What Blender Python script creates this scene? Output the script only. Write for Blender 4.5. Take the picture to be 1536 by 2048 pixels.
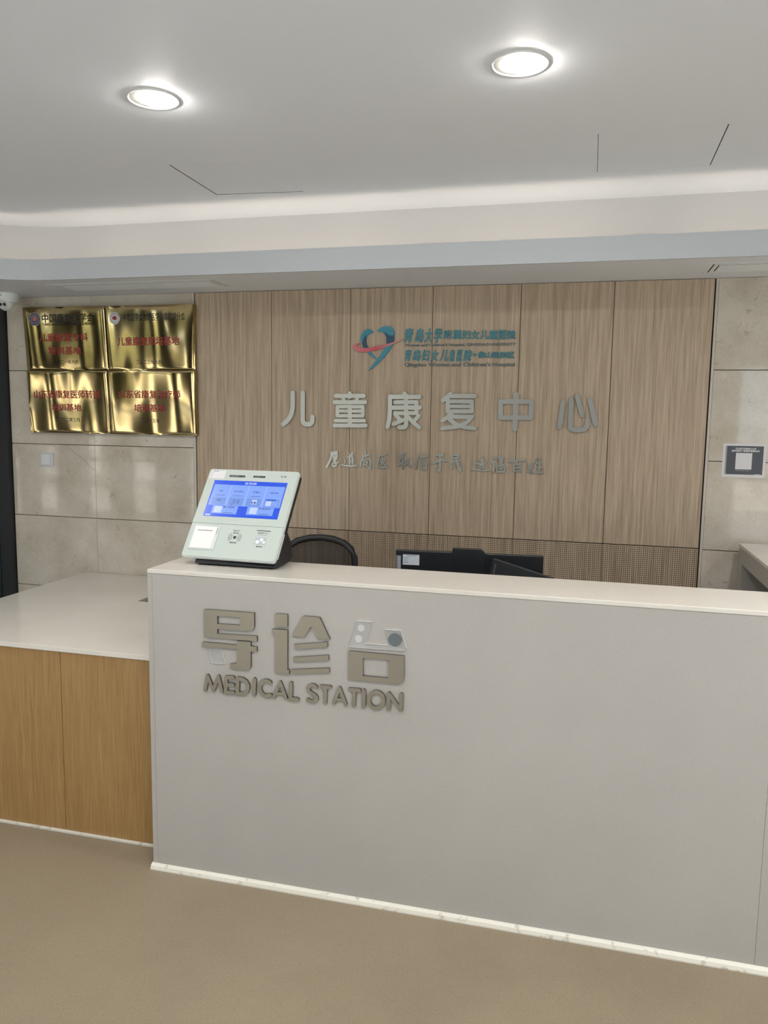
import bpy, bmesh, math, random
from mathutils import Vector, Matrix
for _o in list(bpy.data.objects): bpy.data.objects.remove(_o, do_unlink=True)
SC = bpy.context.scene; COL = SC.collection
# ------------------------------------------------------------------ camera
cd = bpy.data.cameras.new('camera'); cam = bpy.data.objects.new('camera', cd); COL.objects.link(cam)
cd.sensor_fit = 'VERTICAL'; cd.sensor_height = 24.0; cd.lens = 1564.92/2048*24.0
cd.clip_start = 0.05; cd.clip_end = 200
_r = Vector((0.9683, 0.2495, 0.0144)); _u = Vector((-0.0435, 0.1115, 0.9928)); _f = Vector((-0.2461, 0.9619, -0.1188))
_f.normalize(); _r = (_r - _f*_r.dot(_f)).normalized(); _u = _r.cross(_f)
m = Matrix((_r, _u, -_f)).transposed().to_4x4(); m.translation = (0, 0, 1.6); cam.matrix_world = m
SC.camera = cam
# ------------------------------------------------------------------ sky, exposure, daylight portal
SC.view_settings.view_transform = 'Standard'; SC.view_settings.look = 'None'
SC.view_settings.exposure = 0.07; SC.view_settings.gamma = 1.0; SC.view_settings.use_curve_mapping = False
w = bpy.data.worlds.new('sky'); SC.world = w; w.use_nodes = True
bg = w.node_tree.nodes['Background']; bg.inputs[0].default_value = (0.78, 0.90, 1.0, 1); bg.inputs[1].default_value = 3.9
SC.cycles.max_bounces = 8; SC.cycles.diffuse_bounces = 5; SC.cycles.use_denoising = True
SC.cycles.sample_clamp_indirect = 6.0; SC.cycles.caustics_reflective = False; SC.cycles.caustics_refractive = False
def portal(name, loc, rot, sx, sy):
    l = bpy.data.lights.new(name, 'AREA'); l.shape = 'RECTANGLE'; l.size = sx; l.size_y = sy
    l.cycles.is_portal = True
    o = bpy.data.objects.new(name, l); COL.objects.link(o); o.location = loc; o.rotation_euler = rot; return o
portal('window_portal', (-2.5, -2.62, 1.25), (math.pi/2, 0, math.pi), 15.0, 2.4)
sl = bpy.data.lights.new('sun', 'SUN'); sl.energy = 26.0; sl.angle = 0.01; sl.color = (1.0, 0.97, 0.93)
so = bpy.data.objects.new('sun', sl); COL.objects.link(so); so.rotation_euler = (math.radians(-38), math.radians(12), 0)   # high, from behind the building: only the paving outside is sunlit
for _x, _y in [(-2.3,2.137),(0.84,2.137),(1.89,2.137)]+[(x, y) for y in (0.9,-0.35,-1.6) for x in (-2.3,-1.25,-0.2,0.84,1.89,2.94)]:
    l = bpy.data.lights.new('downlight_lamp', 'AREA'); l.shape = 'DISK'; l.size = 0.095; l.energy = 7.6; l.color = (1.0, 0.985, 0.96); l.spread = math.radians(150)
    o = bpy.data.objects.new('downlight_lamp', l); COL.objects.link(o); o.location = (_x, _y, 2.51)      # the rest of the downlight grid, outside the frame
LAMP_W = 165.0          # strength of the downlight lamps
COVE_W = 7.6          # strength of the cove tubes
# ------------------------------------------------------------------ helpers
def lin(r, g, b):
    f = lambda c: (c/255/12.92) if c/255 <= 0.04045 else ((c/255+0.055)/1.055)**2.4
    return (f(r), f(g), f(b), 1)
def mat(name, col=(0.5,0.5,0.5,1), rough=0.5, metal=0.0, spec=0.5, emit=None, estr=0.0, coat=0.0):
    M = bpy.data.materials.new(name); M.use_nodes = True; b = M.node_tree.nodes['Principled BSDF']
    b.inputs['Base Color'].default_value = col; b.inputs['Roughness'].default_value = rough
    b.inputs['Metallic'].default_value = metal; b.inputs['Specular IOR Level'].default_value = spec
    b.inputs['Coat Weight'].default_value = coat; b.inputs['Coat Roughness'].default_value = 0.03
    if emit: b.inputs['Emission Color'].default_value = emit; b.inputs['Emission Strength'].default_value = estr
    return M
class NT:
    def __init__(s, M): s.t = M.node_tree; s.b = s.t.nodes['Principled BSDF']
    def n(s, kind, **kw):
        q = s.t.nodes.new(kind)
        for k, v in kw.items():
            if k in q.inputs: q.inputs[k].default_value = v
            else: setattr(q, k, v)
        return q
    def l(s, a, b): s.t.links.new(a, b)
    def coords(s, scale, rnd=0.0):
        tc = s.n('ShaderNodeTexCoord'); mp = s.n('ShaderNodeMapping'); mp.inputs['Scale'].default_value = scale
        src = tc.outputs['Object']
        if rnd:
            oi = s.n('ShaderNodeObjectInfo'); mu = s.n('ShaderNodeVectorMath', operation='SCALE'); s.l(oi.outputs['Location'], mu.inputs[0]); mu.inputs['Scale'].default_value = 1.0
            ad = s.n('ShaderNodeVectorMath', operation='ADD'); s.l(src, ad.inputs[0])
            cb = s.n('ShaderNodeCombineXYZ'); m1 = s.n('ShaderNodeMath', operation='MULTIPLY'); s.l(oi.outputs['Random'], m1.inputs[0]); m1.inputs[1].default_value = rnd
            for i in range(3): s.l(m1.outputs[0], cb.inputs[i])
            s.l(cb.outputs[0], ad.inputs[1]); src = ad.outputs[0]
        s.l(src, mp.inputs['Vector']); return mp.outputs[0]
    def noise(s, vec, scale, detail=4, rough=0.6, dist=0.0):
        q = s.n('ShaderNodeTexNoise'); s.l(vec, q.inputs['Vector']); q.inputs['Scale'].default_value = scale
        q.inputs['Detail'].default_value = detail; q.inputs['Roughness'].default_value = rough; q.inputs['Distortion'].default_value = dist
        return q.outputs['Fac']
    def ramp(s, fac, stops, interp='LINEAR'):
        q = s.n('ShaderNodeValToRGB'); s.l(fac, q.inputs[0]); e = q.color_ramp.elements; q.color_ramp.interpolation = interp
        while len(e) < len(stops): e.new(0.5)
        for el, (p, c) in zip(e, stops): el.position = p; el.color = c
        return q.outputs[0]
    def mix(s, fac, a, b, mode='MIX'):
        q = s.n('ShaderNodeMix', data_type='RGBA', blend_type=mode)
        if hasattr(fac, 'links'): s.l(fac, q.inputs[0])
        else: q.inputs[0].default_value = fac
        for v, i in ((a, 6), (b, 7)):
            if hasattr(v, 'links'): s.l(v, q.inputs[i])
            else: q.inputs[i].default_value = v
        return q.outputs[2]
    def color(s, c): s.l(c, s.b.inputs['Base Color'])
    def bump(s, h, strength=0.2, dist=0.001):
        q = s.n('ShaderNodeBump'); q.inputs['Strength'].default_value = strength; q.inputs['Distance'].default_value = dist
        s.l(h, q.inputs['Height']); s.l(q.outputs[0], s.b.inputs['Normal'])
class MB:
    """collects simple solids; build() links them as one mesh object"""
    def __init__(s): s.v = []; s.f = []
    def add(s, vs, fs):
        o = len(s.v); s.v += [tuple(v) for v in vs]; s.f += [tuple(i+o for i in f) for f in fs]; return s
    def box(s, x0, x1, y0, y1, z0, z1):
        return s.add([(x0,y0,z0),(x1,y0,z0),(x1,y1,z0),(x0,y1,z0),(x0,y0,z1),(x1,y0,z1),(x1,y1,z1),(x0,y1,z1)],
                     [(3,2,1,0),(4,5,6,7),(0,1,5,4),(1,2,6,5),(2,3,7,6),(3,0,4,7)])
    def hexa(s, lo, hi):           # two quads (bottom loop, top loop)
        return s.add(list(lo)+list(hi), [(3,2,1,0),(4,5,6,7),(0,1,5,4),(1,2,6,5),(2,3,7,6),(3,0,4,7)])
    def prism(s, pts, z0, z1):     # xy polygon, counter-clockwise, convex or simple
        n = len(pts); return s.add([(x,y,z0) for x,y in pts]+[(x,y,z1) for x,y in pts],
            [tuple(range(n-1,-1,-1)), tuple(range(n,2*n))]+[(i,(i+1)%n,n+(i+1)%n,n+i) for i in range(n)])
    def xprism(s, pts, x0, x1):    # yz polygon extruded along x
        n = len(pts); return s.add([(x0,y,z) for y,z in pts]+[(x1,y,z) for y,z in pts],
            [tuple(range(n-1,-1,-1)), tuple(range(n,2*n))]+[(i,(i+1)%n,n+(i+1)%n,n+i) for i in range(n)])
    def lathe(s, prof, c=(0,0,0), n=32, M=None, caps=True):   # (r,z) profile
        vs = []; fs = []; k = len(prof)
        for i in range(n):
            a = 2*math.pi*i/n
            for r, z in prof:
                p = Vector((r*math.cos(a), r*math.sin(a), z))
                if M: p = M @ p
                vs.append(tuple(p + Vector(c)))
        for i in range(n):
            j = (i+1) % n
            for q in range(k-1): fs.append((i*k+q, j*k+q, j*k+q+1, i*k+q+1))
        for q, fl in ((0, True), (k-1, False)):
            if caps and prof[q][0] > 1e-6:
                loop = [i*k+q for i in range(n)]; fs.append(tuple(reversed(loop)) if fl else tuple(loop))
        return s.add(vs, fs)
    def tube(s, pts, r, n=10, closed=False):
        P = [Vector(p) for p in pts]; N = len(P); rings = []
        for i in range(N):
            a = P[i-1] if (i > 0 or closed) else P[i]; b = P[(i+1) % N] if (i < N-1 or closed) else P[i]
            t = (b-a).normalized(); up = Vector((0,0,1)) if abs(t.z) < 0.9 else Vector((0,1,0))
            sx = t.cross(up).normalized(); sy = sx.cross(t); rr = r[i] if hasattr(r, '__len__') else r
            rings.append([P[i]+(sx*math.cos(2*math.pi*k/n)+sy*math.sin(2*math.pi*k/n))*rr for k in range(n)])
        vs = [v for q in rings for v in q]; fs = []
        for i in range(N if closed else N-1):
            j = (i+1) % N
            for k in range(n): fs.append((i*n+k, i*n+(k+1)%n, j*n+(k+1)%n, j*n+k))
        if not closed: fs += [tuple(range(n-1,-1,-1)), tuple(range((N-1)*n, N*n))]
        return s.add(vs, fs)
    def build(s, name, M, parent=None, bevel=0.0, smooth=False, world=True):
        me = bpy.data.meshes.new(name); c = Vector((0,0,0))
        if world and s.v:           # origin at the middle of the bottom
            xs, ys, zs = zip(*s.v); c = Vector(((min(xs)+max(xs))/2, (min(ys)+max(ys))/2, min(zs)))
        me.from_pydata([tuple(Vector(v)-c) for v in s.v], [], s.f); me.validate()
        bm = bmesh.new(); bm.from_mesh(me); bmesh.ops.recalc_face_normals(bm, faces=bm.faces); bm.to_mesh(me); bm.free()
        return link(name, me, M, parent, c, bevel, smooth)
def link(name, me, M, parent=None, c=(0,0,0), bevel=0.0, smooth=False):
    o = bpy.data.objects.new(name, me); COL.objects.link(o)
    if M: me.materials.append(M)
    o.location = c
    if parent is not None:
        o.parent = parent; o.matrix_parent_inverse = Matrix()
        o.location = Vector(c) - base(parent)
    if smooth:
        for p in me.polygons: p.use_smooth = True
    if bevel:
        b = o.modifiers.new('bevel', 'BEVEL'); b.width = bevel; b.segments = 2; b.limit_method = 'ANGLE'
    return o
def base(o):                        # world position of an unrotated parent
    v = Vector(o.location)
    return v + base(o.parent) if o.parent else v
def thing(name, label, cat, loc, group=None):
    o = bpy.data.objects.new(name, None); COL.objects.link(o); o.location = loc; o.empty_display_size = 0.05
    return tag(o, label, cat, group)
def tag(o, label, cat, group=None):
    o['label'] = label; o['category'] = cat
    if group: o['group'] = group
    return o
def structure(o): o['kind'] = 'structure'; return o
def curve_mesh(kind, fill, depth=0.0, offset=0.0):
    cu = bpy.data.curves.new('tmp', kind)
    if kind == 'CURVE': cu.dimensions = '2D'; cu.fill_mode = 'BOTH'
    fill(cu); cu.extrude = depth/2; cu.offset = offset; cu.resolution_u = 6
    o = bpy.data.objects.new('tmp', cu); COL.objects.link(o)
    bpy.context.view_layer.update()
    me = bpy.data.meshes.new_from_object(o.evaluated_get(bpy.context.evaluated_depsgraph_get()))
    vs = [tuple(v.co) for v in me.vertices]; fs = [tuple(p.vertices) for p in me.polygons]
    bpy.data.objects.remove(o, do_unlink=True); bpy.data.curves.remove(cu); bpy.data.meshes.remove(me)
    return vs, fs
TONG = [(0.46,0.93,0.56,1.0),(0.08,0.86,0.92,0.93),(0,0.67,1,0.74),(0.13,0.30,0.21,0.60),(0.79,0.30,0.87,0.60),(0.13,0.55,0.87,0.61),(0.13,0.43,0.87,0.48),(0.13,0.29,0.87,0.35),(0.46,0.03,0.54,0.60),(0.06,0.16,0.94,0.22),(0,0,1,0.065)]
def text_vf(body, depth=0.0):
    """flat letters; the font's own outline of one character fills wrongly, so that one is laid out from bars"""
    def plain(s):
        def fill(cu): cu.body = s; cu.size = 1.0; cu.resolution_u = 3
        return curve_mesh('FONT', fill, 0.0)
    if '童' not in body: return plain(body)
    hi = lambda s: max(v[0] for v in plain(s)[0])
    adv = hi('口中')-hi('中'); V = []; F = []; x = 0.0
    r = plain('重')[0]; x0, x1 = min(v[0] for v in r), max(v[0] for v in r); y0, y1 = min(v[1] for v in r), max(v[1] for v in r)
    for k, part in enumerate(body.split('童')):
        if k:
            q = [[(a, b), (c, b), (c, d), (a, d)] for a, b, c, d in TONG]+[[(0.25,0.74),(0.33,0.74),(0.40,0.87),(0.32,0.87)][::1], [(0.67,0.74),(0.75,0.74),(0.68,0.87),(0.60,0.87)]]
            for i, P in enumerate(q):
                o = len(V); V += [(x+x0+(x1-x0)*a, y0+(y1-y0)*b, 0.0008*i) for a, b in P]; F.append((o, o+1, o+2, o+3))
            x += adv
        if part:
            v, f = plain(part); o = len(V); V += [(a+x, b, c) for a, b, c in v]; F += [tuple(t+o for t in g) for g in f]; x += adv*len(part)
    return V, F
def bold(vs, fs, k, dz=0.004):
    """thickened letters: slightly shifted copies, each a hair in front of the last, so complex characters keep their fill"""
    if k <= 0: return vs, fs
    V = []; F = []
    for i, (dx, dy) in enumerate(((0,0),(k,0),(-k,0),(0,k),(0,-k))):
        o = len(V); V += [(x+dx, y+dy, z+dz*i) for x, y, z in vs]; F += [tuple(q+o for q in f) for f in fs]
    return V, F
def text_in_box(body, bx, yfront, depth=0.0, weight=0.0, shear=0.0):
    """text filling the upright box bx=(x0,z0,x1,z1) in millimetres; faces -y, front at yfront"""
    vs, fs = text_vf(body); n0 = len(fs); ed = {}
    for f in fs:                    # outline edges, for the side walls of solid letters
        for a, b in zip(f, f[1:]+f[:1]):
            ed[(b, a)] = ed.pop((b, a), 0)+1 if (b, a) in ed else 0
            if ed[(b, a)] == 0: del ed[(b, a)]; ed[(a, b)] = 1
            else: del ed[(b, a)]
    out_ = list(ed)
    nv = len(vs); vs, fs = bold(vs, fs, weight)
    if shear: vs = [(x+shear*y, y, z) for x, y, z in vs]
    x0 = min(v[0] for v in vs); x1 = max(v[0] for v in vs); z0 = min(v[1] for v in vs); z1 = max(v[1] for v in vs)
    X0, Z0, X1, Z1 = [q/1000 for q in bx]; sx = (X1-X0)/(x1-x0); sz = (Z1-Z0)/(z1-z0)
    out = [(X0+(x-x0)*sx, yfront-z*0.02, Z0+(y-z0)*sz) for x, y, z in vs]
    if depth:
        n = len(out); out += [(x, yfront+depth, z) for x, y, z in out]
        for c in range(n//nv): fs += [(a+c*nv, b+c*nv, n+b+c*nv, n+a+c*nv) for a, b in out_]
    return out, fs
def polys_vf(loops, depth):
    def fill(cu):
        for L in loops:
            sp = cu.splines.new('POLY'); sp.points.add(len(L)-1); sp.use_cyclic_u = True
            for p, q in zip(sp.points, L): p.co = (q[0]/1000, q[1]/1000, 0, 1)
    return curve_mesh('CURVE', fill, depth)
def plate(loops, yfront, depth):   # polygons with holes, facing -y
    vs, fs = polys_vf(loops, depth)
    return [(x, yfront+depth/2-z, y) for x, y, z in vs], fs
def brush(strokes, yfront, depth, mb=None, n=14):
    """round-ended strokes ((x,z,width) millimetres) as solids facing -y"""
    mb = mb or MB(); y0, y1 = yfront, yfront+depth; dy = 0.0006/max(8, sum(2*len(s) for s in strokes))
    for st in strokes:
        P = [(p[0]/1000, p[1]/1000, p[2]/2000) for p in st]
        for x, z, r in P:
            y0 += dy                # neighbouring pieces never share one plane
            ring = [(x+r*math.cos(2*math.pi*k/n), z+r*math.sin(2*math.pi*k/n)) for k in range(n)]
            mb.add([(a, y0, b) for a, b in ring]+[(a, y1, b) for a, b in ring],
                   [tuple(range(n)), tuple(range(2*n-1, n-1, -1))]+[(k, n+k, n+(k+1)%n, (k+1)%n) for k in range(n)])
        for (xa, za, ra), (xb, zb, rb) in zip(P, P[1:]):
            L = math.hypot(xb-xa, zb-za)
            if L < 1e-6: continue
            y0 += dy
            nx, nz = -(zb-za)/L, (xb-xa)/L
            q = [(xa+nx*ra, za+nz*ra), (xa-nx*ra, za-nz*ra), (xb-nx*rb, zb-nz*rb), (xb+nx*rb, zb+nz*rb)]
            mb.hexa([(a, y0, b) for a, b in q], [(a, y1, b) for a, b in q])
    return mb
# ------------------------------------------------------------------ outlines measured on their own planes, millimetres (x, z[, stroke width])
MAIN=(('儿',(((-1428.8,1719.1,23.6),(-1428.8,1652.5,23.7),(-1432.2,1627.5,23.7),(-1439,1607.9,23.7),(-1450.5,1589.9,23.7),(-1462,1577.2,23.9),(-1479.4,1564.4,23.9)),((-1376.1,1719.5,23.5),(-1375.8,1585.6,23.5),(-1373.1,1575,23.6),(-1366.6,1568,23.6),(-1357.1,1565.3,23.5),(-1340.1,1565.5,23.4),(-1331.4,1569.2,23.4),(-1326.5,1577.5,23.4),(-1325,1586.3,23.3),(-1325.1,1602.3,23.4)))),('童',(((-1131.1,1718.8,20.5),(-1130.9,1704.3,23.5)),((-1201.7,1706.5,20.7),(-1059.4,1707.5,20.4)),((-1166.2,1698.8,19.1),(-1160.1,1683.1,19.1)),((-1091.4,1699.3,18.9),(-1097,1683.7,19)),((-1208.8,1675.7,20.7),(-1052.5,1677.1,20.4)),((-1192.7,1653.8,17.1),(-1065.3,1655.2,16.7)),((-1192.6,1632.5,15.6),(-1065.1,1634,15.3)),((-1192.4,1609.3,17),(-1064.8,1611,16.8)),((-1194.2,1652.8,19.3),(-1193.9,1610.7,19.2)),((-1064.6,1654.1,19),(-1064.1,1612.4,19)),((-1130.1,1655.5,22),(-1129.2,1564.7,22.1)),((-1201.5,1585.7,18.6),(-1056.2,1587.8,18.2)),((-1208.8,1561.6,20.1),(-1048.6,1564.2,19.6)))),('康',(((-856,1718.2,23.4),(-848.7,1704.6,23.4)),((-927.6,1704,21.4),(-782.5,1705,21)),((-927.6,1704,21.4),(-926.7,1647.3,21.5),(-929.4,1595.5,21.5),(-937.8,1559.1,21.5)),((-902.2,1678.5,20),(-796,1679.4,19.7)),((-796.7,1679.4,21.1),(-795.7,1626.5,21.2)),((-917.8,1652.6,21.4),(-779.7,1654,21.1)),((-901.3,1625.9,18.6),(-795,1627.2,18.3)),((-848.3,1704.6,21.2),(-845.2,1572.7,21.3),(-849.6,1561.6,21.3),(-859.2,1558,21.3),(-878.8,1558.3,21.4)),((-902,1622.8,19.3),(-877.6,1596.3,19.9)),((-909.4,1572.4,19.3),(-861.6,1593.1,19.2)),((-784.2,1614.7,19),(-804.8,1590.5,19.1)),((-835.2,1607.2,19.8),(-804.6,1576.8,19.8),(-781.3,1558.3,20.4)))),('复',(((-631.9,1719.6,20.6),(-667.3,1689,20.7)),((-631.7,1709.5,20.6),(-515.8,1710.3,20.3)),((-645.1,1697.6,20.7),(-643.7,1638.6,20.7)),((-644.8,1684.8,19.3),(-530.3,1685.8,19)),((-530.3,1683.5,20.3),(-529,1639.9,20.3)),((-644.2,1661.2,17.2),(-529.7,1662.4,17)),((-643.7,1637.5,20),(-529,1638.9,19.7)),((-624.5,1628.7,20.6),(-648.1,1606.3,20.7),(-668.5,1594.2,20.7)),((-624.1,1613.4,21.4),(-526.6,1613.1,19.8)),((-526.6,1613.1,19.8),(-554.8,1584,19.8),(-605.7,1564.6,19.9),(-667.7,1556.8,20.1)),((-637.6,1603.1,20),(-602.5,1576.5,19.9),(-561,1563.7,19.9),(-513.2,1559.4,19.7)))),('中',(((-324.2,1718,24.8),(-323.3,1560.5,24.9)),((-395.2,1685.6,22),(-392.8,1611.7,22)),((-395.2,1685.6,22),(-253.1,1686.9,21.5)),((-253.1,1686.9,21.5),(-252.9,1613.6,21.6)),((-392.8,1611.7,22),(-252.2,1613.6,21.6)))),('心',(((-110,1684.7,21.4),(-115.8,1620.6,21.5),(-121.2,1572.6,21.5)),((-73.8,1699.3,21.3),(-73.7,1575.1,21.4),(-68.2,1564.9,21.4),(-56.3,1560,21.4),(-19.7,1560.7,21.2),(-5.1,1567.7,21.2),(1,1579.7,21.2),(1.6,1605.2,21.1)),((-48.8,1713,21.2),(-34.2,1665.8,21.2),(-22.6,1628.6,21.2)),((9.5,1694.9,21.8),(24.8,1639.4,21.8),(39.3,1587.1,21.7)))))
MOTTO=(('厚',(((-1227.4,1426.5,5.7),(-1215.5,1427.4,7.6),(-1196.5,1431.1,8.1)),((-1223.8,1425.4,6.7),(-1226,1400.5,7.2),(-1239,1375.1,7.1),(-1250.3,1354.3,8.6)),((-1219,1418.8,3.8),(-1194,1422.1,4.3)),((-1217.3,1414.3,5.2),(-1194.5,1418.3,5.7),(-1195.8,1402.4,6.2),(-1211.7,1396.3,5.7),(-1217.3,1413.1,4.7)),((-1214.1,1406.4,4.8),(-1198.7,1408,4.8)),((-1212.8,1389.5,4.3),(-1199.8,1393.2,5.3),(-1210.4,1381.6,5.2)),((-1218.7,1373.9,5.3),(-1187.8,1379.3,5.7)),((-1203.2,1380.7,6.2),(-1200.2,1363.8,7.1),(-1211.4,1358.2,6.2),(-1219.3,1366.6,4.8)))),('道',(((-1132.6,1423.2,4.2),(-1127.3,1414.3,5.6)),((-1115,1427,7),(-1121.9,1414.5,6.1)),((-1140.7,1406.1,4.7),(-1112.5,1412,5.6)),((-1130.5,1401.9,4.8),(-1129.3,1371.5,5.2)),((-1113.6,1402.3,6.1),(-1114.4,1371.9,7.1)),((-1130,1398.9,3.8),(-1113.5,1400.5,3.7)),((-1129.9,1387.7,3.8),(-1114.6,1389.2,4.2)),((-1129.8,1377.1,3.3),(-1114.5,1378.6,3.8)),((-1155.9,1397.8,2.3),(-1151.8,1386.6,3.8),(-1153.4,1377.5,4.2),(-1160.4,1371,2.9)),((-1174.6,1367.9,3.8),(-1150.9,1364.1,6.2),(-1117.9,1362.8,8),(-1090.9,1365.3,5.1)))),('尚',(((-1048.4,1435.4,5.6),(-1046.9,1408.6,7)),((-1062.7,1419.4,5.6),(-1056.3,1412.8,5.6)),((-1027.3,1423.2,5.6),(-1041.2,1416.6,6)),((-1061,1414.9,5.6),(-1034.3,1419.4,5.6)),((-1056.2,1407.2,3.7),(-1071.2,1388.8,6.1),(-1074.4,1357.3,4.7)),((-1064.2,1391.7,3.7),(-1041,1400.4,5.2),(-1025.9,1400.2,7),(-1022.2,1383.5,7),(-1024.6,1352,7)),((-1025,1351.5,6.5),(-1043,1369.4,3.3)),((-1059.5,1384.2,4.7),(-1039,1387.9,5.6),(-1041.2,1375.8,5.6),(-1055.8,1371.3,5.2),(-1059.5,1383.6,4.7)))),('医',(((-983.2,1418,4.7),(-946.5,1424.6,6.9)),((-976.3,1417.1,5.6),(-984.7,1391.2,6.5),(-987.6,1364.3,6.5)),((-987.6,1363.2,5.5),(-963.9,1359.4,8.3),(-934,1364.8,5.9)),((-963.6,1413,5.1),(-971.4,1393.8,6.5),(-975.9,1385.9,3.7)),((-969.2,1401.7,4.6),(-948.4,1399.4,4.6)),((-974,1387.5,4.1),(-950.1,1390.4,5.6)),((-959.9,1400.8,5.5),(-962,1387.4,5.5),(-967.6,1371.2,4.6)),((-961.5,1385.2,4.6),(-943.4,1372.3,5.1)))),('取',(((-875.4,1432,5.2),(-849,1432.7,6.6)),((-869.5,1431,5.2),(-874.7,1391.9,6.1)),((-860,1426.7,7.1),(-862.9,1392.2,6.1),(-860.4,1356.6,4.7)),((-871.5,1411.5,4.2),(-859.7,1414.1,4.3)),((-882.6,1370.9,4.2),(-855.8,1390.1,6.1),(-831.4,1406.8,4.7)),((-852.4,1400.5,3.8),(-829.7,1405,6.1),(-839.2,1383.7,6.1),(-855.5,1372.2,5.1)),((-853.4,1390.2,4.7),(-817.8,1368.7,5.7)))),('信',(((-784.8,1420.6,8.4),(-794.9,1396.4,9.3),(-802.8,1385.9,5.7)),((-793,1398.7,8.4),(-792.9,1357.5,6.1)),((-760.6,1431.5,6),(-751.2,1424.9,7)),((-774.2,1414,5.1),(-738.3,1421.1,6.9)),((-769.3,1402.1,5.1),(-748.5,1406.3,5.6)),((-769.1,1392.1,5.2),(-748.2,1395.8,5.5)),((-767.7,1380.7,6),(-741.5,1385.3,6.5),(-743.3,1360.2,7),(-765.6,1357.9,6.5),(-767.7,1379.3,6)))),('于',(((-695.7,1427.5,6.4),(-663.6,1429.4,8.7)),((-714.4,1384.9,5.6),(-685.9,1400.5,9.2),(-663,1407.9,8.3),(-646.8,1400.9,6.4)),((-677.2,1424.5,8.3),(-675.9,1397.4,9.2),(-676,1370.1,9.2),(-678.3,1351.9,8.2)),((-679,1353,6.9),(-702.3,1363.2,2.7)))),('民',(((-621.2,1429.4,5),(-586,1431.4,7.3),(-590.2,1418.9,6.4)),((-615.9,1426.1,5.9),(-618.6,1391,5.9)),((-617.3,1412.1,5.5),(-587.5,1419.4,5.5)),((-619.2,1396.2,5.5),(-580.8,1407.9,5.4)),((-618,1392.2,5.4),(-620.8,1367.2,6),(-605.2,1381.3,2.7)),((-596.8,1410.8,6.4),(-586.8,1377.3,7.7),(-574.8,1352.3,6)),((-573.7,1355.1,4.1),(-573.7,1395.7,1.3)))),('造',(((-474.1,1425.4,4),(-470.4,1399.6,6.4)),((-488,1409,4.9),(-463.3,1409.7,6.4)),((-501.1,1390.8,5),(-456.7,1396.3,6.4)),((-483,1409.1,4.5),(-472.7,1393.4,6.4)),((-481.8,1384.9,5.5),(-465.6,1386.9,5.9),(-469.6,1372.4,6),(-480,1372.1,5.4),(-481.8,1384,5)),((-505,1398.6,2.5),(-501,1387.6,4.4)),((-522.1,1367.9,4.5),(-501.8,1373.5,5.9)),((-522.8,1365.9,4),(-491.6,1362.4,6.4),(-466.8,1360.2,5.5),(-440.2,1363.9,6.4)))),('福',(((-419.5,1426.8,6.4),(-408.2,1418,7.8)),((-429.7,1398.8,5.4),(-409.1,1405.7,6.3)),((-418.8,1403.5,8.4),(-417.4,1356.7,7.9)),((-397.4,1423.7,4.9),(-370.6,1425.7,6.4)),((-383.9,1421.6,15.2),(-384.3,1395.9,13.2)),((-403.2,1374.4,6.4),(-393.8,1386.5,5.9),(-368.9,1388.9,6.8),(-363.6,1375.6,7.3),(-368.4,1357.8,7.8),(-402.2,1357.7,6.9),(-403.2,1373.9,6.3)),((-393.2,1369.3,4.9),(-371.5,1377.8,4.8)),((-384,1387.3,4.4),(-383.1,1359,4.4)))),('百',(((-348.1,1407.9,8.7),(-321.5,1409.9,5.8),(-276.3,1416,8.1)),((-310.7,1411.4,7.3),(-316.2,1395.4,7.3)),((-321,1394.5,6.3),(-322.7,1359.7,6.8)),((-320.9,1392.8,6.3),(-293.9,1394.8,6.8),(-293.6,1359.3,7.7)),((-319.2,1376.9,4.8),(-296.3,1378.8,5.3)),((-319.9,1362.9,5.3),(-294.6,1364.9,5.3)))),('姓',(((-263.3,1400.5,4.3),(-248.1,1379,6.8),(-238.2,1356.9,6.2)),((-232.2,1403.8,4.3),(-243.3,1379.2,6.7),(-254.6,1359.8,6.2)),((-255.3,1378.3,5.8),(-236.1,1379.9,6.3)),((-219.7,1419.9,6.2),(-216.7,1404.3,6.6)),((-205.5,1424,6.2),(-205.5,1359.6,7.2)),((-220.2,1402.2,6.2),(-194.1,1406.1,5.7)),((-217,1380,5.8),(-193.2,1381.6,6.2)),((-223.3,1357.4,7.1),(-190,1360.1,7.2)))))
DAO={'metal':((((-1211.7,956.4),(-1209.2,958.1),(-1204.2,958.5),(-1030.4,959.7),(-1030.3,916.2),(-1032,909.1),(-1035.2,903.5),(-1039.6,899.3),(-1045.3,897),(-1163.1,895.3),(-1163.3,878.9),(-1021.1,882.4),(-1021.2,864.6),(-1213,864.2)),((-1162.6,939.6),(-1080.8,941.1),(-1081,913.6),(-1162.9,912.9))),(((-1220.9,843.9),(-1217.5,846.1),(-1093,845.7),(-1092.9,860.8),(-1043.1,860.9),(-1043.2,846.5),(-1021.3,846.4),(-1021.4,829.1),(-1043.3,828.3),(-1043.6,778.9),(-1044.8,773.3),(-1047.8,768.8),(-1052.7,764.8),(-1059.2,762.9),(-1077.3,761.6),(-1118.5,762.7),(-1118.3,779.3),(-1093.5,782.8),(-1093.1,832.3),(-1221.1,828.4)),)),'acrylic':((((-1197.7,820.3),(-1147.7,820.8),(-1137.4,775.5),(-1186.6,774.5)),),)}
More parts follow.
